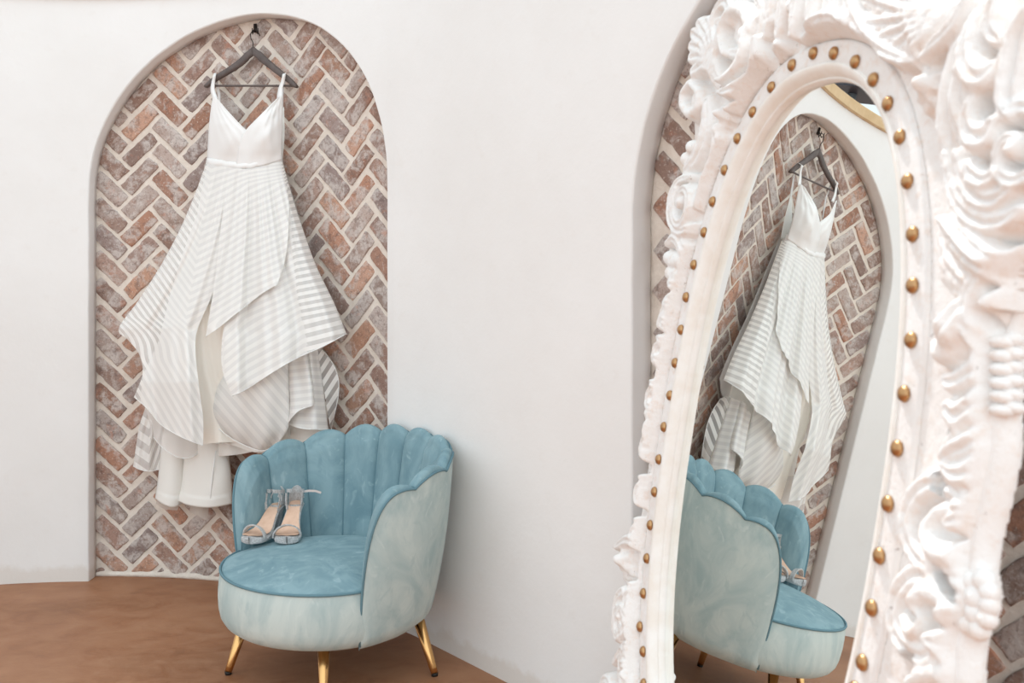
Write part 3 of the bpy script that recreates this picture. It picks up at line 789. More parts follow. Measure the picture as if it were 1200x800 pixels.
# white lining tubes that hang lowest
def tubew(c, a): return lambda t, v: c+a*math.sin(PI*t)**.6
def hemband(pl, pr, nm, wd, seg):
    pass
drape('lining_leg', [(190, 505), (188, 535), (185, 565), (182, 584)], [(222, 505), (217, 535), (216, 565), (214, 590)], [(190, 505), (205, 506), (222, 505)],
      [(182, 584), (192, 591), (203, 594), (214, 590)], lambda t, v: .07+.065*math.sin(PI*t)**.6+(.004 if v > .87 else 0), 'lining', None, 30, 44, solid=.002, label='white lining hem, left fold')
drape('lining_leg', [(216, 505), (215, 535), (212, 565), (207, 586)], [(262, 505), (268, 535), (271, 560), (272, 590)], [(216, 505), (240, 508), (262, 505)],
      [(207, 586), (222, 592), (247, 594.5), (272, 590)], lambda t, v: .085+.075*math.sin(PI*t)**.5+.003*math.sin(9*t*v+3)+(.004 if v > .87 else 0), 'lining', None, 40, 44, solid=.002, label='white lining hem, right fold')
dparts.append(MB().tube([on_niche(x, y, .085+.075+.004) for x, y in ((253, 528), (250, 550), (247, 575), (246, 593))], .0028, 6).build('lining_seam', 'satin'))
# sheers on the left
def w7(t, v): return .10+.10*math.sin(PI*min(1, .1+.9*t))**.7
T7B = [(180, 512), (190, 524), (203, 533), (215, 537), (228, 534), (239, 522)]
drape('sheer_flounce', [(166, 470), (172, 482), (178, 495), (180, 512)], [(238, 490), (239, 500), (240, 512), (239, 522)], [(166, 470), (195, 480), (238, 490)], T7B,
      lambda t, v: w7(t, v), 'sheer', None, 40, 24); hemline(edge3(T7B, lambda t: w7(t, 1)+.001), .0016)
T8B = [(156, 546), (164, 550), (174, 552), (187, 550)]
drape('sheer_flounce', [(170, 478), (163, 500), (159, 525), (156, 546)], [(192, 490), (188, 510), (188, 530), (187, 550)], [(170, 478), (180, 482), (192, 490)], T8B,
      lambda t, v: .055+.03*math.sin(PI*t)+.010*math.sin(14*t), 'stripe_thin', lambda t, v, x, y: (x*.55+abs(x-175)*.9+y*.5)/10, 30, 30, ply=.66); hemline(edge3(T8B, lambda t: .062+.03*math.sin(PI*t)), .0016)
drape('sheer_flounce', [(170, 476), (176, 500), (176, 514)], [(190, 490), (188, 505), (184, 516)], [(170, 476), (180, 481), (190, 490)], [(176, 514), (179, 515), (184, 516)],
      lambda t, v: .10+.01*math.sin(8*t), 'sheer', None, 14, 20)
drape('tulle_hem', [(184, 580), (183, 590)], [(212, 585), (208, 598)], [(184, 580), (198, 586), (212, 585)], [(183, 590), (192, 596), (208, 598)], lambda t, v: .075+.01*t, 'tulle', None, 16, 8)
drape('tulle_hem', [(224, 585), (222, 600)], [(246, 585), (243, 607)], [(224, 585), (235, 590), (246, 585)], [(222, 600), (232, 604), (240, 609), (243, 607)], lambda t, v: .085+.012*math.sin(PI*t), 'tulle', None, 16, 10)
adopt(dparts, dress)

# ------------------------------------------------------------------ carved mirror
az, el, DM = 0.20227077, 0.1337511, -0.80430481
NM = Vector((-math.cos(az)*math.cos(el), -math.sin(az)*math.cos(el), math.sin(el)))
UM = Vector((0, 0, 1)).cross(NM).normalized(); VM = NM.cross(UM)
def mp(u, v, o): return UM*u+VM*v+NM*(DM+o)
def to_uv(x, y, off=.08):
    D = Vector(((x-600)/F, 1, -(y-YH)/F)); o = Vector((0, 0, CAMH)); t = ((DM+off)-o.dot(NM))/D.dot(NM); P = o+D*t
    return (P.dot(UM), P.dot(VM))
root = empty('standing_mirror', mp(-1.867, .1083, -.03))
root.location.z = 0
tag(root, 'large leaning oval mirror in a carved whitewashed frame studded with brass nails', 'mirror')
mparts = []
CU, CV, ROT = -1.889, 1.10, 0.08
GA, GT, GB = .449, .837, .825     # glass half width, half height above / below centre
NA, NTp, NB = .507, .887, .883     # the ring of nail heads
EX = 2.37
def prad(th, a, t, b_):            # polar radius of the superellipse
    c, s = np.abs(np.cos(th)), np.sin(th); h = np.where(s > 0, t, b_)
    return ((c/a)**EX+(np.abs(s)/h)**EX)**(-1/EX)
def ring_uv(th, tau):
    rg, rn = prad(th, GA, GT, GB), prad(th, NA, NTp, NB); r = rg+(rn-rg)*tau
    x, y = r*math.cos(th), r*math.sin(th); c, s_ = math.cos(ROT), math.sin(ROT); return CU+x*c+y*s_, CV-x*s_+y*c
THN = 360
gv = [mp(*ring_uv(2*PI*k/THN, -.02), 0) for k in range(THN)]
o = mesh('mirror_glass', gv, [tuple(range(THN))], 'mirror', smooth=False); mparts.append(o)
def sweep(name, prof, mat):
    vs = [mp(*ring_uv(2*PI*k/THN, tau), h) for tau, h in prof for k in range(THN)]
    o = mesh(name, vs, grid_faces(THN, len(prof), True), mat); mparts.append(o); return o
sweep('inner_moulding', [(-.03, -.004), (-.02, -.002), (.02, .002), (.05, .009), (.09, .015), (.12, .0160), (.15, .0135), (.17, .0135), (.20, .0185), (.30, .0262), (.42, .0335), (.54, .0368), (.62, .0377), (.67, .037), (.69, .033)], 'cream')
sweep('nail_band', [(.67, .024), (.675, .0325), (.70, .034), (1.0, .034), (1.45, .034), (1.58, .033), (1.63, .024), (1.65, -.010)], 'carved')
# nail heads: measured along the visible arch, evenly spaced round the rest
NPX = [(749, 734), (753, 695), (757, 654), (761, 615), (766, 576), (771, 538), (777, 500), (784, 463), (790, 425), (797, 386), (803, 348), (812, 310), (824, 272), (834, 236), (848, 199), (863, 162), (881, 131), (903, 102), (927, 76), (952, 62), (976, 62), (1001, 72), (1022, 93), (1039, 121), (1053, 160), (1062, 212), (1068, 274), (1068, 334), (1066, 398), (1058, 461), (1050, 525), (1039, 590), (1029, 651), (1020, 712), (1009, 776)]
NUV = [to_uv(x, y, .039) for x, y in NPX]
thr = math.atan2(NUV[-1][1]-CV, NUV[-1][0]-CU)+ROT; thl = math.atan2(NUV[0][1]-CV, NUV[0][0]-CU)+ROT
if thl > 0: thl -= 2*PI
nrest = 21
for k in range(1, nrest):
    th = thr+(thl-thr)*k/nrest; NUV.append(ring_uv(th, 1.0))
RM = Matrix((UM, VM, NM)).transposed()
nail_me = None
for (u, v) in NUV:
    if nail_me is None:
        o = MB().lathe([(.0134, 0), (.0142, .0018), (.0134, .0048), (.011, .008), (.007, .0103), (.0028, .0114), (.0004, .0116)], (0, 0, 0), 20, RM).build('nail_head', 'brass'); nail_me = o.data
    else: o = bpy.data.objects.new('nail_head', nail_me); COL.objects.link(o)
    o.location = mp(u, v, .0345); mparts.append(o)
# carved relief as a height field over the mirror plane
G = .0036; U0, U1, V0, V1 = -2.86, -.86, .13, 2.42
gu = np.arange(U0, U1, G); gvv = np.arange(V0, V1, G); UU, VV = np.meshgrid(gu, gvv); H = np.full(UU.shape, -1.0)
def plate(poly, h):
    px = np.array(poly); ins = np.zeros(UU.shape, bool); n = len(px); dmin = np.full(UU.shape, 9.0)
    for i in range(n):
        x0, y0 = px[i]; x1, y1 = px[(i+1) % n]
        c = ((y0 > VV) != (y1 > VV)) & (UU < (x1-x0)*(VV-y0)/((y1-y0) if y1 != y0 else 1e-9)+x0); ins ^= c
        dx, dy = x1-x0, y1-y0; L2 = dx*dx+dy*dy+1e-12; t = np.clip(((UU-x0)*dx+(VV-y0)*dy)/L2, 0, 1)
        dmin = np.minimum(dmin, np.hypot(UU-x0-t*dx, VV-y0-t*dy))
    e = np.clip(dmin/.02, 0, 1); hh = h*np.sqrt(1-(1-e)**2)
    np.maximum(H, np.where(ins, hh, -1), out=H)
def stroke(uvp, wid, h, base=.03, grooves=0, depth=.3, n=7, edge=.5):
    """carved ribbon: uvp centre line in plane metres, wid half widths, h height over base"""
    P = catmull(uvp, n); m = len(P); q = np.linspace(0, 1, m); W = np.interp(q, np.linspace(0, 1, len(wid)), wid)
    Hh = np.interp(q, np.linspace(0, 1, len(h) if hasattr(h, '__len__') else 1), h) if hasattr(h, '__len__') else np.full(m, h)
    wm = max(wid); lo = P.min(0)-wm; hi = P.max(0)+wm
    i0, i1 = np.searchsorted(gu, [lo[0], hi[0]]); j0, j1 = np.searchsorted(gvv, [lo[1], hi[1]])
    if i1 <= i0 or j1 <= j0: return
    u, v = UU[j0:j1, i0:i1], VV[j0:j1, i0:i1]; best = np.full(u.shape, 9.0); bs = np.zeros(u.shape); bw_ = np.ones(u.shape); bh = np.zeros(u.shape)
    for k in range(m-1):
        a, b_ = P[k], P[k+1]; d = b_-a; L2 = d@d+1e-12; t = np.clip(((u-a[0])*d[0]+(v-a[1])*d[1])/L2, 0, 1)
        ex, ey = u-a[0]-t*d[0], v-a[1]-t*d[1]; ds = np.hypot(ex, ey); ww = W[k]+(W[k+1]-W[k])*t; rel = ds/ww
        s = rel < best; best = np.where(s, rel, best); bs = np.where(s, np.sign(ex*d[1]-ey*d[0]), bs); bh = np.where(s, Hh[k]+(Hh[k+1]-Hh[k])*t, bh)
    r = np.clip(best, 0, 1); prof = (1-r**2.2)**edge
    if grooves:
        x = bs*best; prof = prof*(1-depth*(np.abs(np.sin(x*PI*grooves/2+PI/2*(grooves % 2 == 0)))**6))
    hh = np.where(best < 1, base+bh*prof, -1)
    sub = H[j0:j1, i0:i1]; np.maximum(sub, hh, out=sub)
def px(pts, off=.08): return [to_uv(x, y, off) for x, y in pts]
def leaf(pts, w_, h=.035, base=.04, g=3, d=.3, off=.08):
    if sum(p[0] for p in pts)/len(pts) > 1040 and sum(p[1] for p in pts)/len(pts) > 385:    # the thinner lower right flank
        off = .058; base = max(.020, base-.022); h = [x*.82 for x in h] if hasattr(h, '__len__') else h*.82
    stroke(px(pts, off), w_, h, base, g, d)
def boss(c, r, h, base=.04, off=.08, petals=0, pw=.35, isuv=False):
    cu, cv = c if isuv else to_uv(c[0], c[1], off); rr = np.hypot(UU-cu, VV-cv)/r; th = np.arctan2(VV-cv, UU-cu)
    rad = 1-pw*.5*(1+np.cos(petals*th))*(petals > 0); q = rr/np.maximum(rad, .2)
    hh = np.where(q < 1, base+h*np.sqrt(np.clip(1-q**2, 0, 1)), -1); np.maximum(H, hh, out=H)
def rosette(c, r, base=.04, n=7, off=.08):
    boss(c, r, r*.30, base, off, n, .22); boss(c, r*.68, r*.42, base+.008, off, n-1, .3); boss(c, r*.30, r*.45, base+.024, off)
def volute(c, r, turns, start, w_, h=.03, base=.045, dirn=1, off=.08, g=2):
    cu, cv = to_uv(c[0], c[1], off); pts = []
    N = int(14*turns)
    for k in range(N+1):
        q = k/N; a = start+dirn*2*PI*turns*q; rr = r*(1-q)**.85+.006; pts.append((cu+rr*math.cos(a), cv+rr*math.sin(a)))
    stroke(pts, [w_, w_*.9, w_*.55], [h, h*1.1, h*1.35], base, g, .3, 3); boss((cu, cv), w_*.9, h*1.3, base, isuv=True)
# --- silhouette plates
left = [(850, -30), (838, 8), (828, 26), (813, 30), (806, 45), (806, 86), (793, 104), (791, 124), (800, 136), (800, 165), (787, 180), (790, 198), (777, 216), (776, 256), (771, 285), (770, 306), (776, 324), (783, 332), (772, 350), (777, 362), (768, 380), (760, 430), (751, 480), (747, 540), (738, 600), (731, 640), (718, 652), (716, 680), (723, 690), (716, 720), (712, 760), (714, 800)]
right = [(1192, 400), (1194, 440), (1194, 500), (1188, 560), (1180, 600), (1169, 640), (1165, 680), (1166, 700), (1164, 728), (1154, 745), (1150, 760), (1150, 800)]
poly = [(-2.50, .16)]+[(-2.52, .30)]+px(left, .055)[::-1]+[(-2.22, 2.30), (-2.05, 2.38), (-1.87, 2.41), (-1.68, 2.38), (-1.45, 2.31), (-1.25, 2.25), (-1.05, 2.1), (-.96, 1.95), (-.93, 1.75), (-.96, 1.62), (-1.02, 1.5)]+px(right, -.002)+[(-1.14, .85), (-1.16, .6), (-1.2, .35), (-1.27, .16)]
plate(poly, .026)
# --- right flank, top to bottom
for k, (x, y) in enumerate([(1000, -8), (1001, 22), (1012, 42), (1030, 56), (1050, 68), (1072, 72)]):
    leaf([(1136, 0), (1100-k*2, 8+k*6), (1060+k*2, 10+k*9), (x, y)], [.010, .022, .030, .022], [.030, .04, .045, .02], .045, 3, .35)
leaf([(985, -20), (990, 10), (1002, 36), (1024, 56), (1050, 68), (1064, 70)], [.020, .024, .024, .018, .010], .045, .035, 2, .25)
leaf([(1136, 0), (1122, 30), (1100, 52), (1080, 72)], [.012, .02, .018, .006], .05, .05, 2)
rosette((1077, 97), .052, .045, 8)
leaf([(1140, 10), (1122, 50), (1112, 90), (1105, 130), (1104, 170), (1112, 195)], [.014, .03, .034, .034, .028, .010], [.03, .05, .05, .045, .03], .04, 3, .4)
leaf([(1142, 30), (1130, 80), (1124, 120), (1128, 155), (1142, 186)], [.010, .024, .030, .032, .008], [.04, .055, .055, .04, .02], .045, 3, .4)
leaf([(1150, 112), (1142, 140), (1148, 160), (1164, 160), (1172, 146)], [.012, .024, .034, .032, .018], .055, .05, 2)
leaf([(1152, 8), (1144, 36), (1142, 66), (1150, 88), (1162, 92), (1172, 78)], [.016, .022, .030, .034, .028, .016], [.04, .055, .06, .06, .05], .05, 2, .25)
leaf([(1170, 5), (1166, 30), (1172, 45), (1184, 50)], [.02, .026, .02, .01], .05, .05, 2)
leaf([(1215, 10), (1196, 44), (1188, 84), (1184, 120), (1192, 140)], [.02, .034, .036, .028, .012], .06, .045, 3, .4)
volute((1196, 178), .060, 1.3, 2.2, .020, .045, .05, -1)
leaf([(1106, 182), (1112, 216), (1126, 244), (1148, 260), (1172, 260), (1194, 246)], [.012, .018, .022, .022, .020, .014], .045, .045, 2, .3)
leaf([(1122, 180), (1130, 210), (1144, 230), (1164, 236), (1186, 224)], [.012, .02, .022, .022, .016], .05, .045, 2, .3)
leaf([(1138, 192), (1146, 206), (1160, 212), (1176, 204)], [.012, .022, .022, .014], .05, .05, 2)
leaf([(1082, 252), (1104, 262), (1128, 284), (1152, 306), (1180, 316), (1205, 318)], [.006, .018, .030, .030, .024, .02], [.02, .045, .055, .05, .04], .045, 3, .3)
leaf([(1088, 272), (1104, 296), (1124, 318), (1140, 326)], [.020, .040, .038, .014], [.02, .03, .034, .03], .042, 4, .3)
leaf([(1092, 322), (1108, 332), (1122, 342)], [.014, .026, .016], .022, .042, 3)
volute((1158, 366), .066, 1.5, 1.2, .020, .035, .045, 1); boss((1156, 368), .022, .035, .055)
for a in np.linspace(0, 2*PI, 10)[:-1]:
    cu, cv = to_uv(1160, 366); boss((cu+.078*math.cos(a), cv+.078*math.sin(a)), .026, .028, .04, isuv=True)
leaf([(1140, 342), (1120, 362), (1106, 386), (1094, 402)], [.010, .026, .034, .014], [.02, .04, .05, .03], .045, 2, .25)
leaf([(1142, 372), (1132, 396), (1116, 412), (1100, 412), (1092, 402)], [.012, .024, .028, .024, .014], [.03, .05, .055, .05, .04], .05, 1, .2)
leaf([(1160, 400), (1146, 428), (1130, 442), (1114, 448), (1106, 444)], [.010, .024, .026, .022, .012], .05, .05, 2, .3)
leaf([(1164, 420), (1150, 462), (1136, 478), (1120, 488), (1112, 478)], [.012, .026, .028, .030, .020], .052, .05, 2, .3)
leaf([(1166, 450), (1150, 496), (1132, 514), (1114, 524), (1102, 536)], [.012, .026, .030, .028, .010], .05, .05, 3, .35)
leaf([(1168, 490), (1152, 532), (1138, 552), (1118, 556), (1106, 546)], [.012, .024, .028, .022, .012], .05, .05, 2, .3)
leaf([(1170, 530), (1156, 568), (1138, 590), (1118, 592)], [.012, .024, .026, .014], .05, .05, 3, .35)
# scrolls
leaf([(1132, 590), (1110, 570), (1084, 566), (1064, 584), (1056, 612), (1062, 642), (1082, 664), (1108, 676), (1132, 672), (1146, 658)], [.014, .022, .026, .026, .024, .024, .024, .024, .020, .012], .045, .045, 2, .3)
leaf([(1122, 604), (1104, 596), (1088, 604), (1080, 622), (1090, 644), (1110, 652), (1130, 644), (1140, 628)], [.012, .018, .018, .020, .024, .026, .022, .012], [.03, .04, .045, .055, .055, .05], .045, 1, .2)
leaf([(1112, 612), (1128, 606), (1142, 596), (1152, 584)], [.018, .020, .018, .012], .05, .05, 2)
boss((1118, 622), .024, .04, .05)
leaf([(1140, 726), (1124, 700), (1098, 678), (1072, 672), (1052, 686), (1042, 712), (1044, 740), (1060, 762), (1080, 768), (1090, 754)], [.014, .022, .028, .028, .028, .026, .026, .028, .026, .014], .045, .045, 2, .3)
leaf([(1116, 748), (1108, 716), (1096, 698), (1080, 694), (1070, 706), (1076, 720)], [.012, .022, .024, .022, .018, .010], [.03, .045, .055, .06, .05], .045, 1, .2)
leaf([(1056, 722), (1062, 740), (1072, 738), (1078, 724)], [.010, .016, .018, .010], .05, .045, 1)
boss((1094, 722), .02, .03, .05)
leaf([(1120, 800), (1112, 776), (1102, 756), (1090, 750)], [.024, .030, .028, .018], .055, .05, 2, .2)
leaf([(1126, 800), (1128, 770), (1128, 744), (1136, 724), (1148, 712)], [.024, .026, .024, .020, .016], .05, .05, 0)
leaf([(1060, 800), (1075, 790), (1095, 790), (1105, 805)], [.014, .024, .024, .014], .045, .045, 1)
# --- crown and upper left
for k, (x, y) in enumerate([(928, 44), (934, 54), (946, 60), (962, 60), (976, 54), (988, 44)]):
    leaf([(962+k*2, 14), (950+k*5, 34), (x, y)], [.012, .026, .018], [.035, .045, .02], .04, 2, .35)
leaf([(938, 40), (952, 26), (974, 22), (984, 32), (978, 42)], [.012, .022, .028, .024, .012], .05, .045, 2)
for x0, x1 in ((896, 892), (910, 906), (926, 922), (944, 942), (965, 968), (982, 990)): leaf([(x0+6, -40), (x0+3, -12), (x0, 14), (x1, 40 if x0 < 930 else 20)], [.022, .030, .030, .014], .04, .04, 2, .3)
boss((921, 6), .022, .03, .05); boss((898, 22), .02, .03, .045); boss((880, 20), .024, .03, .04)
leaf([(872, -20), (886, 4), (886, 30), (876, 52)], [.02, .034, .034, .016], .035, .038, 3)
for k, (x, y) in enumerate([(812, 26), (805, 38), (803, 52), (803, 66), (805, 82), (822, 24), (833, 28)]):
    leaf([(843, 112), (834-k*1.0, 84), ((x+838)/2, (y+66)/2), (x, y)], [.010, .024, .030, .026], [.02, .035, .04, .03], .04, 2, .35)
leaf([(846, 62), (841, 40), (848, 18), (860, 9), (870, 16), (875, 34), (868, 42)], [.014, .018, .022, .026, .026, .024, .016], .045, .04, 1, .2)
leaf([(853, 46), (850, 34), (855, 24)], [.016, .022, .014], .012, .04, 0)
leaf([(872, 36), (872, 58), (864, 78), (850, 92), (842, 94)], [.016, .020, .022, .020, .012], .05, .045, 1)
leaf([(886, 46), (884, 68), (872, 92), (854, 106), (844, 108)], [.016, .024, .026, .022, .012], .05, .045, 2, .3)
leaf([(904, 52), (896, 76), (880, 102), (860, 120), (846, 126)], [.018, .026, .028, .024, .012], .045, .04, 3, .3)
leaf([(845, 60), (858, 62), (860, 74), (850, 82)], [.016, .024, .024, .016], .028, .04, 2)
leaf([(802, 96), (794, 108), (793, 122), (801, 132), (810, 124), (812, 108), (804, 98)], [.016, .018, .018, .020, .018, .018, .014], .035, .038, 0)
boss((803, 114), .028, .02, .038)
rosette((838, 132), .040, .045, 6); boss((848, 148), .03, .04, .045); boss((832, 150), .02, .03, .045)
leaf([(818, 120), (816, 150), (806, 180), (794, 196)], [.03, .044, .04, .024], .03, .036, 3, .3)
leaf([(832, 150), (828, 178), (816, 212), (806, 240)], [.02, .03, .03, .014], .035, .036, 2, .3)
for c in ((798, 170), (792, 184), (800, 190), (806, 172)): boss(c, .022, .02, .045)
volute((794, 236), .068, 1.3, 2.6, .022, .035, .04, 1); leaf([(802, 206), (788, 212), (779, 232), (779, 258), (790, 270), (804, 262)], [.012, .020, .022, .022, .022, .012], .035, .038, 2)
leaf([(772, 284), (782, 276), (790, 292), (788, 312)], [.014, .026, .03, .02], .03, .038, 3)
leaf([(808, 268), (800, 290), (796, 312), (804, 322)], [.02, .036, .03, .012], .035, .04, 0)
leaf([(772, 300), (780, 304), (790, 306)], [.024, .03, .02], .03, .036, 0); leaf([(773, 318), (781, 322), (789, 324)], [.024, .03, .02], .03, .034, 0)
# --- left flank: a wavering stem with curled lobes
leaf([(796, 320), (784, 350), (774, 390), (765, 430), (758, 480), (752, 540), (745, 600), (738, 660), (734, 720), (730, 780), (726, 840)], [.018, .028, .032, .034, .034, .034, .034, .034, .034, .034, .034], .034, .036, 3, .3)
for y, x in ((350, 770), (372, 764)): leaf([(x+14, y-8), (x+4, y-2), (x+1, y+8), (x+10, y+14)], [.014, .018, .018, .012], .035, .034, 1)
ly = [345, 368, 388, 410, 432, 462, 490, 520, 546, 574, 598, 624, 645, 700, 736, 770]
for k, y in enumerate(ly):
    xs = float(np.interp(y, [330, 430, 540, 660, 780], [786, 766, 753, 739, 730])); xe = float(np.interp(y, [330, 430, 540, 660, 780], [800, 778, 762, 750, 742]))
    leaf([(xs-6, y-16), (xs+2, y-8), ((xs+xe)/2+3, y+1), (xe, y+6), (xe-5, y+12)], [.012, .026, .030, .026, .012], [.03, .045, .05, .05, .035], .042, 2, .35)
    if k % 2: leaf([(xs+2, y-14), (xs-8, y-4), (xs-10, y+10), (xs-3, y+16)], [.012, .022, .024, .012], .034, .038, 2)
boss((752, 484), .032, .035, .036); volute((757, 510), .055, 1.2, .4, .02, .035, .042, 1)
rosette((721, 655), .058, .036, 6); leaf([(716, 640), (730, 632), (740, 644), (736, 664)], [.014, .024, .024, .014], .035, .04, 2)
leaf([(738, 690), (730, 712), (734, 738), (742, 726), (746, 704)], [.016, .028, .03, .034, .02], .035, .04, 0)
volute((722, 722), .060, 1.3, 1.8, .022, .035, .038, 1); leaf([(712, 776), (722, 762), (728, 790), (722, 830)], [.014, .026, .03, .02], .035, .036, 2)
volute((726, 790), .05, 1.2, .6, .02, .035, .038, -1)
# --- lower part, out of the picture: plain continuing scrolls so the frame stands on the floor
for (u, v, s) in ((-2.5, .34, 1), (-1.22, .36, -1), (-2.2, .24, 1), (-1.55, .24, -1), (-1.87, .23, 1), (-2.46, .55, 1), (-1.24, .62, -1)):
    pts = [(u+.06*(1-k/18)*math.cos(s*k*.5), v+.06*(1-k/18)*math.sin(s*k*.5)) for k in range(17)]; stroke(pts, [.022, .02, .014], .035, .042, 2, .3, 2)
for (u, v) in ((-2.3, 2.18), (-1.45, 2.2), (-1.25, 2.1), (-1.1, 1.98), (-1.87, 2.32)):
    pts = [(u+.07*(1-k/18)*math.cos(k*.5), v+.07*(1-k/18)*math.sin(k*.5)) for k in range(17)]; stroke(pts, [.024, .022, .014], .035, .042, 2, .3, 2)
# pierced openings and the oval aperture
for (x, y, ru, rv, rot) in ((1118, 505, .018, .014, .6), (1116, 566, .018, .018, -.6), (1124, 684, .030, .010, -.7), (1079, 778, .018, .016, 0), (783, 346, .010, .014, 0), (779, 384, .02, .006, 0), (774, 434, .018, .008, 0), (762, 488, .012, .006, 0)):
    cu, cv = to_uv(x, y, .03); du, dv = UU-cu, VV-cv; a = (du*math.cos(rot)+dv*math.sin(rot))/ru; b_ = (-du*math.sin(rot)+dv*math.cos(rot))/rv
    H[(a*a+b_*b_) < 1] = -1
c_, s_ = math.cos(ROT), math.sin(ROT); XL, YL = (UU-CU)*c_-(VV-CV)*s_, (UU-CU)*s_+(VV-CV)*c_; TH = np.arctan2(YL, XL); RRd = np.hypot(XL, YL)
rg, rn = prad(TH, GA, GT, GB), prad(TH, NA, NTp, NB); TAU = (RRd-rg)/(rn-rg)
edge_lim = np.clip((TAU-1.42)/.35, 0, 1); H = np.where(TAU < 1.60, -1, np.where(H > 0, .034+(H-.034)*np.sqrt(edge_lim) if False else H, H))
cap = .026+np.clip((TAU-1.60)/1.1, 0, 1)**.8*.11; H = np.where(H > 0, np.minimum(H, np.maximum(cap, .030)), H)
SIL = [to_uv(x, y, .010) for x, y in [(1215, 330), (1206, 380), (1200, 400), (1196, 440), (1195, 480), (1194, 530), (1188, 565), (1180, 600), (1170, 640), (1166, 672), (1171, 700), (1167, 722), (1156, 745), (1152, 765), (1151, 800)]]
sv = np.array([p[1] for p in SIL])[::-1]; su = np.array([p[0] for p in SIL])[::-1]
umax = np.interp(VV, np.r_[.1, .6, sv, 1.75, 1.9, 2.2, 2.45], np.r_[-1.30, -1.20, su, -.98, -.98, -1.15, -1.6])
dd = umax-UU; ecap = .012+.10*np.clip((dd-.014)/.055, 0, 1)**.6
ecap = np.where(VV > 1.46, .02+.11*np.clip(dd/.06, 0, 1)**.6, ecap); H = np.where(dd < np.where(VV < 1.46, .014, 0), -1, np.minimum(H, ecap))
mask = H > .002
# soften the facets a little inside the mask
for _ in range(2):
    Hp = np.pad(H, 1, mode='edge'); Mp = np.pad(mask, 1); acc = np.zeros_like(H); cnt = np.zeros_like(H)
    for dj, di, wt in ((0, 0, 4), (1, 0, 1), (-1, 0, 1), (0, 1, 1), (0, -1, 1)):
        mk = Mp[1+dj:Mp.shape[0]-1+dj, 1+di:Mp.shape[1]-1+di]; acc += wt*Hp[1+dj:Hp.shape[0]-1+dj, 1+di:Hp.shape[1]-1+di]*mk; cnt += wt*mk
    H = np.where(mask, acc/np.maximum(cnt, 1), H)
rng = np.random.default_rng(3)
def vnoise(cell):
    a = rng.random((int((V1-V0)/cell)+3, int((U1-U0)/cell)+3)); x, y = (UU-U0)/cell, (VV-V0)/cell
    i, j = x.astype(int), y.astype(int); fx, fy = x-i, y-j; fx, fy = fx*fx*(3-2*fx), fy*fy*(3-2*fy)
    return (a[j, i]*(1-fx)+a[j, i+1]*fx)*(1-fy)+(a[j+1, i]*(1-fx)+a[j+1, i+1]*fx)*fy-.5
rough = .002*vnoise(.03)+.0022*vnoise(.012)+.0014*vnoise(.0075)      # hand-carved, thickly painted surface
H = np.where(mask, H+rough*np.clip((H-.02)/.02, 0.15, 1), H)
def build_relief():
    nv_, nu_ = H.shape; cell = mask[:-1, :-1] & mask[1:, :-1] & mask[:-1, 1:] & mask[1:, 1:]
    idx = np.arange(nv_*nu_).reshape(nv_, nu_); quads = np.stack([idx[:-1, :-1][cell], idx[:-1, 1:][cell], idx[1:, 1:][cell], idx[1:, :-1][cell]], 1)
    used = np.unique(quads); remap = -np.ones(nv_*nu_, 'i8'); remap[used] = np.arange(len(used)); quads = remap[quads]
    u, v, h = UU.ravel()[used], VV.ravel()[used], H.ravel()[used]
    un, vn, nn = (np.array(x) for x in (UM, VM, NM))
    P = u[:, None]*un+v[:, None]*vn+(DM+h)[:, None]*nn
    # skirt: boundary edges go back to the wooden board's rear face
    E = np.concatenate([quads[:, [0, 1]], quads[:, [1, 2]], quads[:, [2, 3]], quads[:, [3, 0]]]); key = np.sort(E, 1); k = key[:, 0]*(len(used)+1)+key[:, 1]
    uq, inv, cn = np.unique(k, return_inverse=True, return_counts=True); be = E[cn[inv] == 1]
    bv = np.unique(be); bmap = -np.ones(len(used), 'i8'); bmap[bv] = np.arange(len(bv))+len(used)
    Pb = u[bv][:, None]*un+v[bv][:, None]*vn+(DM-.010)*nn
    sk = np.stack([be[:, 1], be[:, 0], bmap[be[:, 0]], bmap[be[:, 1]]], 1)
    V = np.concatenate([P, Pb]); Q = np.concatenate([quads, sk])
    V[:, 2] = np.maximum(V[:, 2], .001)
    me = bpy.data.meshes.new('carved_frame'); me.vertices.add(len(V)); me.vertices.foreach_set('co', V.astype('f').ravel())
    me.loops.add(len(Q)*4); me.loops.foreach_set('vertex_index', Q.astype('i').ravel()); me.polygons.add(len(Q))
    me.polygons.foreach_set('loop_start', np.arange(0, len(Q)*4, 4, dtype='i')); me.polygons.foreach_set('loop_total', np.full(len(Q), 4, 'i')); me.update(); me.validate()
    return link('carved_frame', me, 'carved')
mparts.append(build_relief())
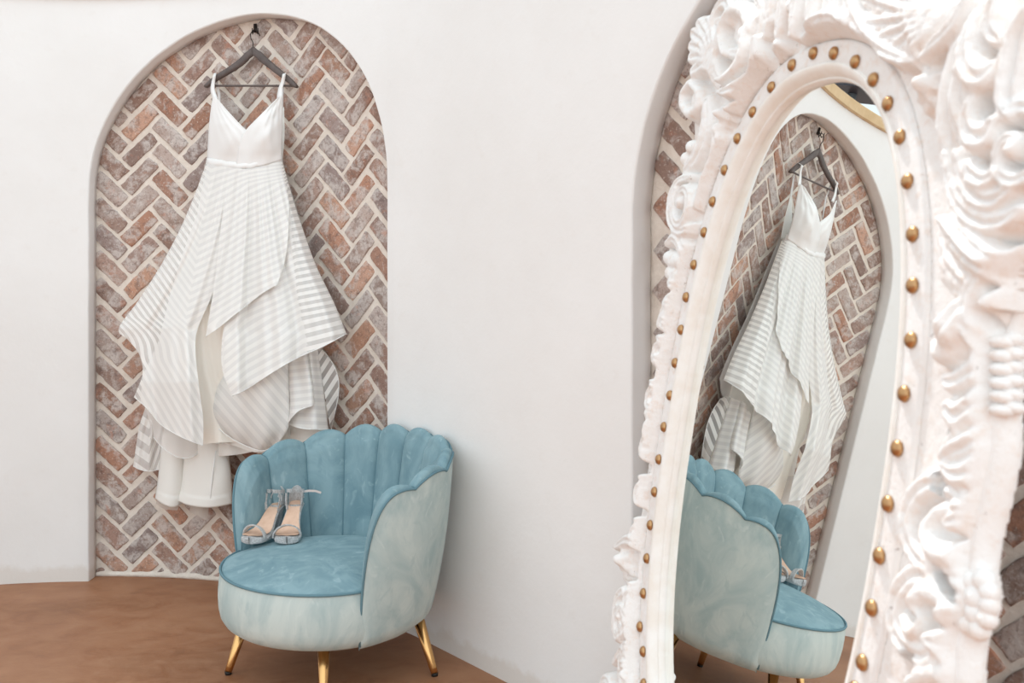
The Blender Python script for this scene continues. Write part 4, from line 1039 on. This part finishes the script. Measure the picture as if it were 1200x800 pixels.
# the smooth stem down the right flank, with its knotted joint and the little shell ridges above
sb = MB(); vs = []; VS = np.linspace(1.475, .135, 90); NS = 20
knot_lo, knot_hi = to_uv(1160, 738, .03)[1], to_uv(1160, 674, .03)[1]
for v in VS:
    ue = float(np.interp(v, np.r_[.1, .6, sv, 1.75], np.r_[-1.30, -1.20, su, -.98])); wv = float(np.interp(v, [.1, knot_lo, knot_lo+.02, knot_hi-.02, knot_hi, 1.2, 1.3, 1.40, 1.475], [.019, .019, .013, .013, .016, .021, .022, .018, .010]))
    hv = float(np.interp(v, [.1, 1.3, 1.475], [.026, .029, .016]))
    for k in range(NS):
        a = 2*PI*k/NS; vs.append(mp(ue-wv+wv*math.cos(a), v, .010+hv*math.sin(a)*(1 if math.sin(a) > 0 else .45)))
sb.add(vs, grid_faces(NS, len(VS), True)+[tuple(range(NS)), tuple((len(VS)-1)*NS+k for k in range(NS))])
def blob(x, y, off, r, sv_=1.0):
    cu, cv = to_uv(x, y, off); q = []
    for j in range(9):
        ph = PI*j/8
        for k in range(14):
            a = 2*PI*k/14; q.append(mp(cu+r*math.sin(ph)*math.cos(a), cv+r*sv_*math.sin(ph)*math.sin(a), off+r*math.cos(ph)))
    sb.add(q, grid_faces(14, 9, True))
for (x, y, r) in ((1142, 682, .018), (1154, 680, .017), (1160, 694, .015), (1147, 700, .020), (1160, 709, .015), (1146, 718, .018), (1157, 725, .015), (1136, 704, .016), (1136, 732, .016), (1148, 738, .016)): blob(x, y, .03, r)
for k, y in enumerate((398, 414, 430, 446, 462, 478)): blob(1186+(k % 2), y, .022, .017, .62); blob(1174, y+3, .035, .017, .6)
mparts.append(sb.build('carved_stem', 'carved'))
bk = [mp(*ring_uv(2*PI*k/THN, 1.1), -.009) for k in range(THN)]
mparts.append(mesh('back_board', bk+[p-NM*.012 for p in bk], [tuple(range(THN)), tuple(range(2*THN-1, THN-1, -1))]+[(k, (k+1) % THN, THN+(k+1) % THN, THN+k) for k in range(THN)], 'hanger', smooth=False))
adopt(mparts, root)

# ------------------------------------------------------------------ what the mirror shows above the wall
pr = empty('rooftop_fixture', (-2.35, 5.55, 0)); tag(pr, 'dark boxy metal fixture on a post beyond the wall, seen in the mirror', 'fixture')
R_ = Matrix.Rotation(.9, 3, 'Z')
x_, y_, z_ = -2.35, 5.55, 3.46
pa = MB().box((x_, y_, z_), (.42, .35, .22), R_).build('housing', 'darkbox', smooth=False)
pb_ = MB().box((x_, y_, z_+.06), (.43, .36, .03), R_).build('pale_band', 'steel', smooth=False)
pc = MB().tube([(x_, y_, 0), (x_, y_, z_-.1)], .03, 12).build('post', 'steel')
adopt([pa, pb_, pc], pr)
